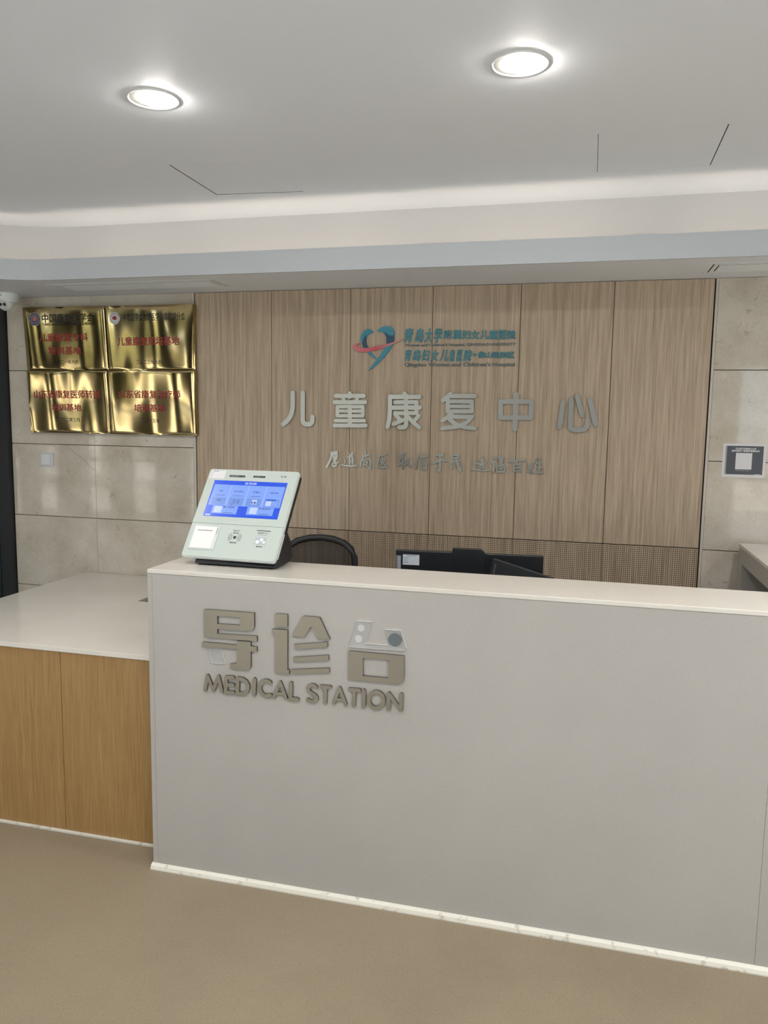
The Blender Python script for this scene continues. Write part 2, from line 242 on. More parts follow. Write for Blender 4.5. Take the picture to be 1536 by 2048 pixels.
ZHEN={'metal':((((-957.4,961),(-955,962.7),(-913.8,964),(-913.8,921.1),(-957.5,920.6)),),(((-967.4,910.6),(-913.8,912),(-913.9,778.9),(-907.5,778.8),(-907.5,762.6),(-957.8,763.1),(-957.5,895.1),(-967.4,894.6)),),(((-861.3,960.1),(-857.4,962.7),(-803.9,962.8),(-768,892.6),(-810.5,893),(-833.9,930.7),(-855.6,892.6),(-898.8,892.4)),),(((-890.2,865.8),(-777.2,883.2),(-777.1,866.7),(-890.1,850.1)),),(((-894.1,821.8),(-773.1,840.6),(-773,823.5),(-894.1,806.9)),),(((-900.4,780.7),(-769.7,797.8),(-769.6,782.2),(-898.8,765.8)),)),'acrylic':()}
TAI={'metal':((((-707.3,858.5),(-702.7,860.9),(-524.2,860.7),(-523,792.2),(-523.9,783.9),(-526.7,776.9),(-530.7,771.8),(-536.6,768.2),(-543.2,766.7),(-706.4,765.7)),((-657.8,841.8),(-574.8,843.2),(-573.9,783.8),(-657.2,783.4))),),'acrylic':((((-681,960.6),(-630.8,961),(-651.6,889.3),(-574.1,889.7),(-587.4,940.1),(-535.9,940.9),(-518.1,884.1),(-523.8,875.5),(-707.4,872.9)),),),'disc':(-554.5,909.6,21.3),'dots':((-667.2,937,11.25),(-675.1,901.4,12.05))}
MEDICAL=(('M',(((-1211.9,678.9,12.2),(-1201.8,729.3,12.2),(-1181.5,680.8,12.2),(-1162,730.9,12.1),(-1150.1,680.5,12)),)),('E',(((-1133.3,730.9,13.4),(-1135.1,678.5,13.5)),((-1133.3,730.9,13.4),(-1108.4,732.1,13.4)),((-1133.6,705.2,13.5),(-1108.7,706.8,13.4)),((-1135.1,678.5,13.5),(-1108.2,680.1,13.4)))),('D',(((-1091.1,730.8,13.4),(-1092.8,679.3,13.4)),((-1091.1,731.3,13.4),(-1073.8,730.1,13.3),(-1061.6,723.4,13.3),(-1055,711.6,13.3),(-1055.1,699.8,13.2),(-1060.6,687.4,13.4),(-1074.2,679.6,13.3),(-1092.8,679.1,13.4)))),('I',(((-1031.8,732.7,14.1),(-1033.6,682,14.2)),)),('C',(((-976.2,728.2,13.1),(-984.6,732.7,13.1),(-994.3,732.4,13.1),(-1004.6,726.7,13.1),(-1011.4,716,13.1),(-1012.7,704.1,13.2),(-1008.6,691.6,13.2),(-999.4,683.2,13.2),(-988.5,681.6,13.1),(-974.6,684.9,13.1)),)),('A',(((-963,680,11.6),(-940,732.5,11.6),(-919.6,681.1,11.5)),((-953.3,693.9,10.6),(-929.2,695.2,10.5)))),('L',(((-902.4,732.8,13.4),(-904.1,680.4,13.4),(-880.2,680.6,13.3)),)),('S',(((-815.9,729.8,12.2),(-822.2,733.8,12.2),(-830.9,734.3,12.2),(-839.8,729.2,12.3),(-843.1,720.8,12.3),(-840.3,712.6,12.3),(-830.3,706.7,12.3),(-819,701.4,12.2),(-813.4,695.1,12.2),(-813.8,687.7,12.2),(-820.4,681.6,12.3),(-832.6,679.2,12.2),(-844.4,683,12.3)),)),('T',(((-799.5,732.2,12.6),(-767.3,733.2,12.5)),((-783.6,732.2,12.6),(-784.5,680.9,12.6)))),('A',(((-755.3,681.7,11.1),(-734.9,734.2,11),(-713.7,681.2,11)),((-746.2,695.3,10.2),(-723,696.6,10.1)))),('T',(((-701.5,733.1,12.4),(-668.8,733.9,12.3)),((-685.5,733.1,12.4),(-687.2,681.1,12.3)))),('I',(((-654,733.4,13.1),(-654.6,681.9,13.2)),)),('O',(((-588.2,709.9,12.6),(-589.3,701.5,12.6),(-592.6,693.7,12.6),(-597.9,687.2,12.6),(-604.6,682.7,12.6),(-612.1,680.6,12.6),(-619.7,681.1,12.7),(-626.5,684.1,12.7),(-632,689.5,12.7),(-635.6,696.5,12.7),(-636.9,704.7,12.7),(-635.8,713,12.6),(-632.4,720.8,12.6),(-627.1,727.3,12.6),(-620.3,731.8,12.7),(-612.8,733.9,12.7),(-605.3,733.3,12.6),(-598.5,730.3,12.6),(-593.1,725,12.5),(-589.5,717.9,12.6),(-588.2,709.9,12.6)),)),('N',(((-571.6,681.2,12.1),(-571.3,733,12),(-531.4,682.2,11.9),(-530.6,733.9,12)),)))
HEART={'left':((-1017.5,2015.1),(-1031.9,2025.8),(-1042.7,2027),(-1055.2,2024.1),(-1069.5,2012.4),(-1079.2,1993.8),(-1079,1975.1),(-1068.7,1946),(-1057.7,1930.6),(-1044.9,1915.1),(-1023.1,1894.6),(-996.8,1880.8),(-1016,1903),(-1034.2,1925.3),(-1043.4,1942.4),(-1050.8,1957.8),(-1052.9,1978.2),(-1047.7,1995.1),(-1031.7,2005.1),(-1015.6,2010)),'right':((-999.6,2016.6),(-980.2,2033.2),(-966.1,2038.9),(-950.2,2040.8),(-930.6,2036.7),(-919,2028.1),(-911.7,2012.1),(-910.8,1991.9),(-917,1959.9),(-925.6,1939.7),(-941.2,1916.2),(-958.6,1895.9),(-986.8,1867.1),(-1015.2,1843.3),(-1038.4,1829.6),(-1026.1,1848.5),(-1001.3,1877.4),(-978.4,1906.2),(-959.3,1936.6),(-950.7,1960.2),(-951.1,1987.3),(-958.5,2002.5),(-972.8,2012),(-988.9,2013.9)),'ring':((-1081.5,1959.8),(-1097.7,1951.4),(-1099.5,1947.1),(-1088.5,1940.2),(-1066.8,1936.6),(-1023.6,1938.8),(-970.1,1950.3),(-925.9,1960),(-871.6,1982.2),(-868,1976.3),(-908.2,1958.2),(-952.2,1940),(-1005.5,1925.1),(-1050.4,1918.6),(-1086.5,1918.8),(-1108.3,1926.7),(-1119.3,1937.9),(-1116.7,1949.8),(-1097.8,1959.9)),'fold_left':((-1047.8,2002.8),(-1053,1990.1),(-1052.9,1978.2),(-1050.8,1957.8),(-1041.6,1939),(-1065,1938.3),(-1072.5,1959.7),(-1064.6,1981.7),(-1056.7,1995.2)),'fold_right':((-971,2012),(-953.2,2007.5),(-935.3,1995.5),(-912,1996.1),(-914.5,1966.6),(-918.8,1959.9),(-950.6,1953.5),(-950.8,1987.3),(-958.5,2002.5))}
LOGO1=(('青',(-863.4,1961.2,-819.5,2029)),('岛',(-812.2,1960.7,-768.5,2028.3)),('大',(-766.1,1960.3,-725.1,2027.6)),('学',(-720.3,1959.8,-679.5,2027)),('附',(-672.4,1975.6,-632.4,2017.1)),('属',(-629.1,1975.1,-589.3,2016.5)),('妇',(-586,1974.6,-546.4,2016)),('女',(-543.1,1974.2,-503.8,2015.4)),('儿',(-500.5,1973.7,-461.4,2014.8)),('童',(-458.1,1973.3,-419.3,2014.2)),('医',(-416,1972.8,-377.3,2013.7)),('院',(-374.1,1972.4,-335.7,2013.1)))
LOGO2=(('青',(-859.3,1874.3,-827.4,1928.4)),('岛',(-822.5,1874.1,-781.1,1928.1)),('妇',(-778.7,1873.9,-737.5,1927.7)),('女',(-735.1,1873.8,-694.1,1927.4)),('儿',(-691.7,1873.6,-648.6,1927.1)),('童',(-643.8,1873.4,-617.6,1926.8)),('医',(-610.5,1873.3,-579.7,1926.5)),('院',(-577.3,1873.2,-534.8,1926.2)),('·',(-532.6,1896.1,-516.1,1909.9)),('佛',(-509.1,1886.7,-476.8,1916.6)),('山',(-474,1886.5,-441.9,1916.3)),('路',(-439.1,1886.4,-407.1,1916.1)),('院',(-404.3,1886.2,-372.5,1915.9)),('区',(-369.7,1886,-338,1915.6)))
LOGOE=(("Women and Children's Hospital, QINGDAO UNIVERSITY",(-860.2,1939.2,-334.5,1956.5)),("Qingdao Women and Children's Hospital",(-860.9,1843.2,-336,1867.5)))
PLAQUE=(('k',(-2843.7,2081.1,-2526.6,2127.8),'中国康复医学会'),('k',(-2842,2065.5,-2527.7,2079.8),'CHINESE ASSOCIATION OF REHABILITATION MEDICINE'),('r',(-2870,1982.5,-2572.1,2026.9),'儿童康复专科'),('r',(-2820,1914.3,-2620,1956.2),'培训基地'),('k',(-2791.4,1865.6,-2643.5,1886.6),'二〇二一年六月'),('k',(-2357.6,2080.7,-2001.7,2120.9),'中华医学会物理医学与康复学分会'),('r',(-2399.4,1957.1,-2037.7,2002.9),'儿童康复规培基地'),('k',(-2293.5,1862.8,-2145.4,1884.5),'二〇二三年九月'),('r',(-2915,1681.5,-2509.7,1726.7),'山东省康复医师转岗'),('r',(-2807.7,1614.8,-2627.7,1654.8),'培训基地'),('k',(-2791.6,1557.2,-2642.4,1580),'二〇二二年三月'),('r',(-2395.6,1685.4,-2034.1,1729.3),'山东省康复治疗师'),('r',(-2308.6,1615.4,-2127.4,1656.9),'培训基地'),('k',(-2269,1558.3,-2163.6,1581.7),'二〇一五年'))
EMB=((-2922.1,2065.9,-2853.4,2134.1),(-2435.9,2066.5,-2375.4,2129))
NOTICE=((635.9,1486.1,720.6,1495.4),(622.3,1476.5,735.3,1485.6))
KIOSK={'screen':((-143.4,316.8),(147.2,317),(145.4,165.9),(-147.9,164.8)),'sticker':((-172.3,360.1),(-111.3,359.4),(-110.2,323.8),(-171.3,324.2)),'sens1':((-92.2,341.7),(-28.6,342.2),(-27.4,332.9),(-90.9,332.3)),'sens2':((4.3,342.7),(52,343),(53,333.8),(5.5,333.4)),'logo':((113.5,347.3),(148.8,337)),'seam':((-175.5,134.8),(166.3,136.6)),'printer':((-160.4,125.3),(-59.1,125.9),(-61.4,30.7),(-161.3,29.5)),'slit':((-145.6,104.6),(-85.1,104.4)),'lab':((-68.2,124.1),(-67.2,90.6)),'reader':((5.9,85.6),),'rtop':((-6.6,114.1),(19,109.8)),'rtop2':((-5.6,105.5),(18.2,100)),'rbot':((-7.7,68),(19.1,62)),'slot':((81.7,117.3),(136.5,118.5)),'slab':((88.6,111.5),(127.3,106.3)),'slab2':((92.2,102.8),(124.8,99.2)),'qr':((88.1,91),(127.5,92.4),(127.3,64.1),(85.1,62.7)),'qlab':((95.7,58.1),(119.4,52.9)),'ui_panel':((-139.2,297.6),(141.4,300.4),(143.3,212.7),(-138.4,209.8)),'ui_c':((-139.2,297.6),(-73.1,296.8),(0.3,296.4),(71.4,295.9),(141.4,300.4)),'ui_box1':((-116.2,210.9),(-16.9,208.9),(-17.6,176.8),(-120.8,177.5)),'ui_box2':((20.7,210.9),(124,209.3),(122.4,178.1),(20,178.2)),'ui_title':((-19.5,311.8),(27.7,302.6)),'ui_t1':((-115.2,278.9),(-89.6,273.3)),'ui_t2':((-60,279),(-3.6,273.7)),'ui_t3':((16.6,279.1),(59.1,274.2)),'ui_t4':((81.1,280.2),(132.7,273.4)),'ui_pic1':((-137.8,244.6),(-69.9,244.3),(-67.4,213.5),(-136.1,213.6)),'ui_pic2':((-64.1,244.6),(0.4,244.6),(3,212.4),(-61,211.9)),'ui_pic3':((5.9,245.7),(68.4,245.2),(71.6,213.7),(8.7,212.7)),'ui_pic4':((74.1,245.4),(136.1,243.8),(137.1,214.8),(77.2,214)),'ui_hd':((76.2,246),(117.4,245.7),(118.2,238.5),(76.7,238.7)),'ui_red':((-47.7,216.6),),'ui_b1':((-76.3,208.2),(-30.9,201.3)),'ui_b2':((65.1,208.5),(111.3,201.9)),'ui_q1':((-110.4,207.6),(-79.8,208),(-78.5,181.6),(-109.2,181.8)),'ui_q2':((30.7,208.6),(60.5,208.7),(60.1,182.2),(31.4,182.5))}
# ------------------------------------------------------------------ materials
M_white = mat('ceiling_paint', lin(236,239,243), 0.6)
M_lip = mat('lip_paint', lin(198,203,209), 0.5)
M_trim = mat('stone_edge', lin(196,187,176), 0.3)
M_dark = mat('dark_gap', lin(38,32,28), 0.8)
M_grout = mat('grout', lin(105,95,84), 0.8)
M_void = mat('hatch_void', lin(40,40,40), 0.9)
def stone_mat():
    M = mat('beige_limestone', rough=0.045, spec=0.36); t = NT(M); v = t.coords((1,1,1), 40)
    base_ = t.ramp(t.noise(v, 5.5, 7, 0.62), [(0.3, lin(186,176,160)), (0.5, lin(202,193,178)), (0.72, lin(214,206,194))])
    fleck = t.ramp(t.noise(v, 42, 5, 0.55, 0.8), [(0.60, (0,0,0,1)), (0.70, (1,1,1,1))])
    mask = t.ramp(t.noise(v, 9, 3), [(0.48, (0,0,0,1)), (0.62, (1,1,1,1))])
    mk = t.mix(1.0, fleck, mask, 'MULTIPLY'); mk2 = t.mix(0.55, (0,0,0,1), mk)
    c = t.mix(mk2, base_, lin(128,116,98))
    fine = t.ramp(t.noise(v, 160, 3), [(0.35, (0.90,0.90,0.90,1)), (0.65, (1,1,1,1))])
    t.color(t.mix(1.0, c, fine, 'MULTIPLY')); return M
M_stone = stone_mat()
def wood_mat(name, c0, c1, c2, sc=1.0, rough=0.45):
    M = mat(name, rough=rough); t = NT(M)
    v = t.coords((13*sc, 13*sc, 0.40*sc), 30); f = t.noise(v, 6.0, 6, 0.66, 0.3)
    v2 = t.coords((75*sc, 75*sc, 0.8*sc), 30); g = t.noise(v2, 6.0, 3, 0.6)
    c = t.ramp(f, [(0.30, c0), (0.50, c1), (0.68, c2)])
    d = t.ramp(g, [(0.34, (0.74,0.73,0.71,1)), (0.56, (1,1,1,1))])
    t.color(t.mix(1.0, c, d, 'MULTIPLY')); t.bump(g, 0.06); return M
M_wood = wood_mat('grey_brown_veneer', lin(160,140,118), lin(183,163,140), lin(199,181,158))
M_oak = wood_mat('honey_oak_veneer', lin(146,113,68), lin(158,124,78), lin(168,135,88), 1.7, 0.4)
def speckle(name, c0, c1, dark, sc, rough, spec=0.5, amount=0.55, light=None):
    M = mat(name, rough=rough, spec=spec); t = NT(M); v = t.coords((1,1,1))
    b = t.ramp(t.noise(v, 2.2, 5), [(0.35, c0), (0.65, c1)])
    k = t.ramp(t.noise(v, sc, 2, 0.5), [(0.60, (0,0,0,1)), (0.70, (amount,amount,amount,1))])
    c = t.mix(k, b, dark)
    if light:
        k2 = t.ramp(t.noise(v, sc*0.8, 2, 0.5), [(0.28, (amount,amount,amount,1)), (0.38, (0,0,0,1))])
        c = t.mix(k2, c, light)
    t.color(c); return M
M_floor = speckle('speckled_vinyl', lin(128,115,96), lin(136,123,103), lin(92,80,64), 260, 0.5, 0.4, 0.6, lin(160,146,124))
M_quartz = speckle('light_quartz', lin(166,162,156), lin(171,167,161), lin(140,136,130), 330, 0.34, 0.4, 0.5, lin(184,181,176))
M_qtop = speckle('quartz_top', lin(208,202,192), lin(214,209,200), lin(180,174,164), 300, 0.16, 0.5, 0.35, lin(222,218,212))
M_skirt = speckle('scuffed_white_skirting', lin(204,199,186), lin(211,207,195), lin(140,130,115), 38, 0.45, 0.5, 0.5)
def steel_mat(name, col, rough):
    M = mat(name, col, rough, 1.0); t = NT(M); v = t.coords((6, 6, 400)); t.bump(t.noise(v, 4, 3), 0.05); return M
M_steel = steel_mat('brushed_steel', lin(172,172,166), 0.36)
M_steelc = steel_mat('floor_tinted_steel', lin(146,138,124), 0.32)  # brown cast of the reflected floor put into the steel's base colour
M_polish = mat('polished_side', lin(120,110,100), 0.12, 1.0)
M_black = mat('black_plastic', lin(30,32,36), 0.45)
M_black2 = mat('satin_black', lin(24,26,30), 0.35)
M_rubber = mat('rubber', lin(22,22,22), 0.8)
M_wplastic = mat('white_plastic', lin(226,230,228), 0.3)
M_glassw = mat('white_glass_front', lin(190,199,192), 0.08, coat=0.3)
M_rim = mat('clear_white_rim', lin(205,210,210), 0.15)
M_paper = mat('white_paper', lin(214,212,214), 0.6)
M_printdark = mat('dark_print', lin(62,64,72), 0.35)
M_printgrey = mat('grey_print', lin(150,150,152), 0.5)
M_ink = mat('black_ink', lin(28,26,24), 0.5)
M_grey = mat('grey_ink', lin(110,112,112), 0.5)
M_red = mat('red_enamel', lin(150,36,34), 0.4)
M_bluep = mat('blue_enamel', lin(52,60,104), 0.4)
M_whitep = mat('white_enamel', lin(205,205,205), 0.4)
M_pinkp = mat('salmon_enamel', lin(190,120,105), 0.4)
M_teal = mat('teal_acrylic', lin(48,136,158), 0.25)
M_navy = mat('navy_acrylic', lin(24,70,100), 0.25)
M_tealtxt = mat('teal_letter', lin(62,130,142), 0.4)
M_greytxt = mat('slate_letter', lin(92,108,110), 0.4)
def ring_mat():
    M = mat('pink_acrylic', rough=0.25); t = NT(M); tc = t.n('ShaderNodeTexCoord'); sp = t.n('ShaderNodeSeparateXYZ'); t.l(tc.outputs['Generated'], sp.inputs[0])
    t.color(t.ramp(sp.outputs['X'], [(0.05, lin(205,120,125)), (0.45, lin(205,70,92)), (0.75, lin(200,130,130)), (1.0, lin(205,165,140))])); return M
M_ring = ring_mat()
def brass_mat():
    M = mat('polished_brass', lin(198,176,130), 0.068, 1.0); t = NT(M)
    s = t.noise(t.coords((3, 3, 3)), 6, 4); t.color(t.ramp(s, [(0.3, lin(174,152,104)), (0.7, lin(190,170,128))])); return M
M_brass = brass_mat()
M_frame = mat('dark_metal_frame', lin(40,42,44), 0.35, 0.3)
M_dglass = mat('dark_glass', lin(34,42,44), 0.08)
M_wallw = mat('wall_paint', lin(205,200,190), 0.7)
M_ground = mat('paving', lin(182,178,170), 0.9)
M_lamp = mat('lamp', (1,1,1,1), 0.5, emit=(1.0,0.97,0.92,1), estr=LAMP_W)
M_tube = mat('cove_tube', (1,1,1,1), 0.5, emit=(1.0,0.85,0.69,1), estr=COVE_W)
M_reflector = mat('reflector', lin(138,135,130), 0.4)
M_grille = mat('aluminium_blade', lin(236,240,240), 0.4)
def clear_mat():
    M = mat('clear_acrylic', (1,1,1,1), 0.03); t = M.node_tree; out = t.nodes['Material Output']
    tr = t.nodes.new('ShaderNodeBsdfTransparent'); tr.inputs[0].default_value = (0.985,0.985,0.985,1)
    gl = t.nodes.new('ShaderNodeBsdfGlossy'); gl.inputs['Roughness'].default_value = 0.05
    df = t.nodes.new('ShaderNodeBsdfDiffuse'); df.inputs[0].default_value = (0.62,0.62,0.60,1); m1 = t.nodes.new('ShaderNodeMixShader'); m1.inputs[0].default_value = 0.35
    t.links.new(gl.outputs[0], m1.inputs[2]); t.links.new(df.outputs[0], m1.inputs[1])
    mx = t.nodes.new('ShaderNodeMixShader'); mx.inputs[0].default_value = 0.16; t.links.new(tr.outputs[0], mx.inputs[1]); t.links.new(m1.outputs[0], mx.inputs[2]); t.links.new(mx.outputs[0], out.inputs[0]); return M
M_clear = clear_mat()
M_foam = mat('white_foam_tape', lin(205,203,198), 0.7)
M_glue = mat('slate_adhesive', lin(96,102,106), 0.7)
def mesh_fabric():
    M = mat('black_mesh_fabric', lin(34,32,32), 0.8); t = M.node_tree; b = t.nodes['Principled BSDF']; out = t.nodes['Material Output']
    tr = t.nodes.new('ShaderNodeBsdfTransparent'); mx = t.nodes.new('ShaderNodeMixShader'); mx.inputs[0].default_value = 0.78
    t.links.new(tr.outputs[0], mx.inputs[1]); t.links.new(b.outputs[0], mx.inputs[2]); t.links.new(mx.outputs[0], out.inputs[0]); return M
M_mesh = mesh_fabric()
def emit(name, rgb, k=1.0): return mat(name, (0,0,0,1), 0.2, emit=lin(*rgb), estr=k)
# ------------------------------------------------------------------ room shell
YW = 3.7213; ZS = 2.2227; ZC = 2.52
structure(MB().box(-9, 5, 0.9, 3.95, -0.12, 0).build('floor', M_floor))
structure(MB().box(-9, 5, -2.6, 0.8995, -0.12, 0).build('floor_bounce', mat('pale_bounce', lin(205,206,206), 0.35)))  # unseen floor, made pale to bounce neutral light up to the ceiling
structure(MB().box(-60, 60, -70, -2.6, -0.16, -0.13).build('ground', M_ground))
wall = structure(MB().box(-9, 5, YW+0.027, 3.95, 0, 2.6).build('wall_back', M_grout))
structure(MB().box(-9.15, -9, -2.6, 3.95, 0, 2.6).build('wall_left', M_wallw))
structure(MB().box(5, 5.15, -2.6, 3.95, 0, 2.6).build('wall_right', M_wallw))
# glazed street front behind the viewer: piers, head, and dark mullions of the windows
GAPS = [(-8.6,-8.25),(-8.0,-7.6),(-7.15,-6.7),(-6.42,-5.95),(-5.5,-5.1),(-4.55,-4.0),(-3.75,-1.85),(1.7,3.2),(3.45,4.7)]
rear = MB().box(-9, 5, -2.75, -2.6, 2.32, 2.6); xs = -9
for x0, x1 in GAPS+[(5, 5)]:
    rear.box(xs, x0, -2.75, -2.6, 0, 2.32); xs = x1
structure(rear.build('wall_front', mat('dark_pier', lin(34,31,28), 0.5)))
for k, (x0, x1) in enumerate(GAPS):
    f = MB(); f.box(x0, x0+0.04, -2.72, -2.64, 0, 2.32); f.box(x1-0.04, x1, -2.72, -2.64, 0, 2.32)
    f.box(x0+0.04, x1-0.04, -2.72, -2.64, 0, 0.06); f.box(x0+0.04, x1-0.04, -2.72, -2.64, 2.26, 2.32); f.box(x0+0.04, x1-0.04, -2.71, -2.65, 0.92, 0.97)
    structure(f.build('window_%d' % (k+1), M_frame))
# street trees outside the glass, met only as reflections
fo = MB(); random.seed(4)
for k in range(46):
    cx, cy, cz, r = random.uniform(-19, -3), random.uniform(-9.5, -7.5), random.uniform(1.3, 4.6), random.uniform(0.5, 1.1)
    fo.lathe([(r*math.sin(math.pi*i/6)*random.uniform(0.8,1.1), -r*math.cos(math.pi*i/6)) for i in range(7)], (cx, cy, cz), 9)
for k in range(9): fo.lathe([(0.0,-0.13),(0.12,-0.13),(0.09,2.0),(0,2.0)], (-18+1.8*k, -8.6, 0), 8)
o = fo.build('street_trees', mat('foliage', lin(92,95,76), 0.8)); o['kind'] = 'stuff'
tag(o, 'green street trees outside the glass, mirrored faintly in the left limestone', 'trees')
# back wall cladding: limestone left and right, veneer in the middle
J = 0.0016; rows = [0.0, 0.2385, 0.6365, 1.0345, 1.4325, 1.8305, ZS]
for xa, xb in ((-3.098, -2.573), (-2.573, -1.984), (0.527, 1.352), (1.352, 2.18), (2.18, 3.0), (3.0, 3.82), (3.82, 5.0)):
    for za, zb in zip(rows, rows[1:]):
        MB().box(xa+J*0.35, xb-J*0.35, YW, YW+0.027, za+J, zb-J).build('stone_slab', M_stone, wall, 0.0007)
cr = [(-2.7452,1.4279),(-2.72,1.404),(-2.6966,1.3854),(-2.6507,1.3594),(-2.63,1.338),(-2.6114,1.3251),(-2.5752,1.2963)]
MB().add([(x, YW-0.0003, z+0.0009) for x, z in cr]+[(x, YW-0.0003, z-0.0009) for x, z in cr], [(i, i+1, len(cr)+i+1, len(cr)+i) for i in range(len(cr)-1)]).build('hairline_crack', M_grout, wall)
MB().box(-1.984, 0.527, YW+0.0165, YW+0.027, 0, ZS).build('backing_board', M_dark, wall)
for xa, xb in ((-1.9838, -1.9705), (0.5165, 0.5268)):
    MB().box(xa, xb, YW+0.0005, YW+0.027, 0, ZS-0.001).build('edge_trim', M_trim, wall)
seams = [-1.9655, -1.5465, -1.1343, -0.7277, -0.3168, 0.0953, 0.5115]
for xa, xb in zip(seams, seams[1:]):
    MB().box(xa+0.0013, xb-0.0013, YW, YW+0.016, 1.0405, ZS-0.0024).build('wood_panel', M_wood, wall, 0.0008)
# perforated strip: one holed sheet, its mesh shared by the six panels
def perforated(wd, zt, z1, z0):
    nx = 45; p = wd/nx; nz = int((z1-z0)/p); r = p*0.29; vs = []; fs = []
    idx = {}
    def vid(i, j):
        if (i, j) not in idx: idx[(i, j)] = len(vs); vs.append((i*p-wd/2, 0.0, z1-j*p))
        return idx[(i, j)]
    for j in range(nz):
        for i in range(nx):
            c = [vid(i, j), vid(i+1, j), vid(i+1, j+1), vid(i, j+1)]
            cx, cz = (i+0.5)*p-wd/2, z1-(j+0.5)*p; o = len(vs)
            for a in range(8):
                t = math.pi*(0.75-a*0.25); vs.append((cx+r*math.cos(t), 0.0, cz+r*math.sin(t)))
            for k in range(8): vs.append((vs[o+k][0], 0.004, vs[o+k][2]))
            for k in range(4):
                q = o+2*k; fs += [(c[k], c[(k+1) % 4], q+1), (c[k], q+1, q), (c[(k+1) % 4], o+(2*k+2) % 8, q+1)]
            for k in range(8): fs.append((o+k, o+(k+1) % 8, o+8+(k+1) % 8, o+8+k))
    zb = z1-nz*p; o = len(vs)
    vs += [(-wd/2,0,zt),(wd/2,0,zt),(wd/2,0,z1),(-wd/2,0,z1),(-wd/2,0,zb),(wd/2,0,zb),(wd/2,0,0.1),(-wd/2,0,0.1),(-wd/2,0.004,zt),(wd/2,0.004,zt)]
    fs += [(o,o+1,o+2,o+3),(o+4,o+5,o+6,o+7),(o,o+8,o+9,o+1)]
    me = bpy.data.meshes.new('perforated_panel'); me.from_pydata(vs, [], fs); me.materials.append(M_wood); return me
PM = perforated(0.4118, 1.0365, 1.0335, 0.62)
for k, (xa, xb) in enumerate(zip(seams, seams[1:])):
    o = bpy.data.objects.new('perforated_panel', PM); COL.objects.link(o); o.parent = wall
    o.location = Vector(((xa+xb)/2, YW, 0)) - base(wall); o.scale.x = (xb-xa-0.0026)/0.4118
# dark door beside the limestone
dr = structure(MB().box(-3.23, -3.101, YW-0.03, YW+0.02, 0, ZS).build('door_1', M_frame))
MB().box(-3.19, -3.18, YW-0.034, YW-0.03, 0, ZS).build('jamb_bead', M_dglass, dr)
MB().box(-4.3, -3.23, YW-0.012, YW+0.02, 0, 2.2).build('door_leaf', M_dglass, dr)
# ceiling with its two access panels, soffit and light cove
h1 = [(-1.5416,2.7313),(-1.1634,2.7584),(-1.1703,3.1611),(-1.5456,3.1297)]; h2 = [(-0.0058,2.7339),(0.3872,2.7301),(0.3903,3.1392),(-0.004,3.1399)]
vs, fs = polys_vf([[(x*1000, y*1000) for x, y in L] for L in ([(-9,-2.6),(5,-2.6),(5,3.6),(-9,3.6)], h1, h2)], 0.02)
ceil = structure(MB().add([(x, y, ZC+0.01+z) for x, y, z in vs], fs).build('ceiling', M_white))
MB().box(-9, 5, -2.6, 3.95, ZC+0.06, ZC+0.1).build('roof_slab', M_void, ceil)
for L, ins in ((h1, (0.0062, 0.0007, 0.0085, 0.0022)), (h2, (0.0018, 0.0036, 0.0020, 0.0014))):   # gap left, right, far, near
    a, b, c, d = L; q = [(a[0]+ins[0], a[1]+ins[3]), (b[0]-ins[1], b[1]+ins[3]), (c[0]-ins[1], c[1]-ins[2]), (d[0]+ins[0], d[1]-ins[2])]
    MB().prism(L, ZC+0.0012, ZC+0.018).build('gap_dark_fill', M_void, ceil)  # added plate; its dark colour stands in for the depth of the gap
    MB().prism(q, ZC+0.0001, ZC+0.0011).build('access_panel', M_white, ceil)
def path(off, y_end=-2.6):          # plan line of the cove lip, pushed outwards by off
    R = 0.5+off; P = [(5, 3.262+off)]
    for k in range(15):
        t = math.pi/2*(1+k/14); P.append((-2.45+R*math.cos(t), 2.762+R*math.sin(t)))
    return P+[(-2.95-off, y_end)]
MB().prism(path(0.0)+[(-9,-2.6),(-9,3.74),(5,3.74)], ZS, ZS+0.014).build('soffit', M_white, ceil)
def ribbon(o0, o1, z0, z1):
    a, b = path(o0), path(o1); m_ = MB(); n = len(a)
    vs = [(x,y,z0) for x,y in a]+[(x,y,z0) for x,y in b]+[(x,y,z1) for x,y in a]+[(x,y,z1) for x,y in b]
    fs = []
    for i in range(n-1):
        fs += [(i,i+1,2*n+i+1,2*n+i),(n+i,n+i+1,3*n+i+1,3*n+i),(2*n+i,2*n+i+1,3*n+i+1,3*n+i),(i,i+1,n+i+1,n+i)]
    return m_.add(vs, fs)
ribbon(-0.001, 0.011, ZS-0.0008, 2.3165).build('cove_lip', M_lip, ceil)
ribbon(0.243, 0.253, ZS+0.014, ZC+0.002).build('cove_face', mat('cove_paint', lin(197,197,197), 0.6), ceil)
TY = 3.262+0.026
for xa, xb in ((-2.45,-1.96),(-1.9,-0.72),(-0.66,0.16),(0.30,0.74),(0.8,1.9),(1.96,3.1)):
    MB().box(xa, xb, TY-0.008, TY+0.008, ZS+0.030, ZS+0.036).build('cove_tube', M_tube, ceil)
MB().box(-2.986, -2.970, 0.5, 2.70, ZS+0.016, ZS+0.028).build('cove_tube', M_tube, ceil)
P_ = [p for p in path(0.026) if -2.97 < p[0] < -2.46]
MB().tube([(x, y, ZS+0.022) for x, y in P_], 0.007, 6).build('cove_tube', M_tube, ceil)
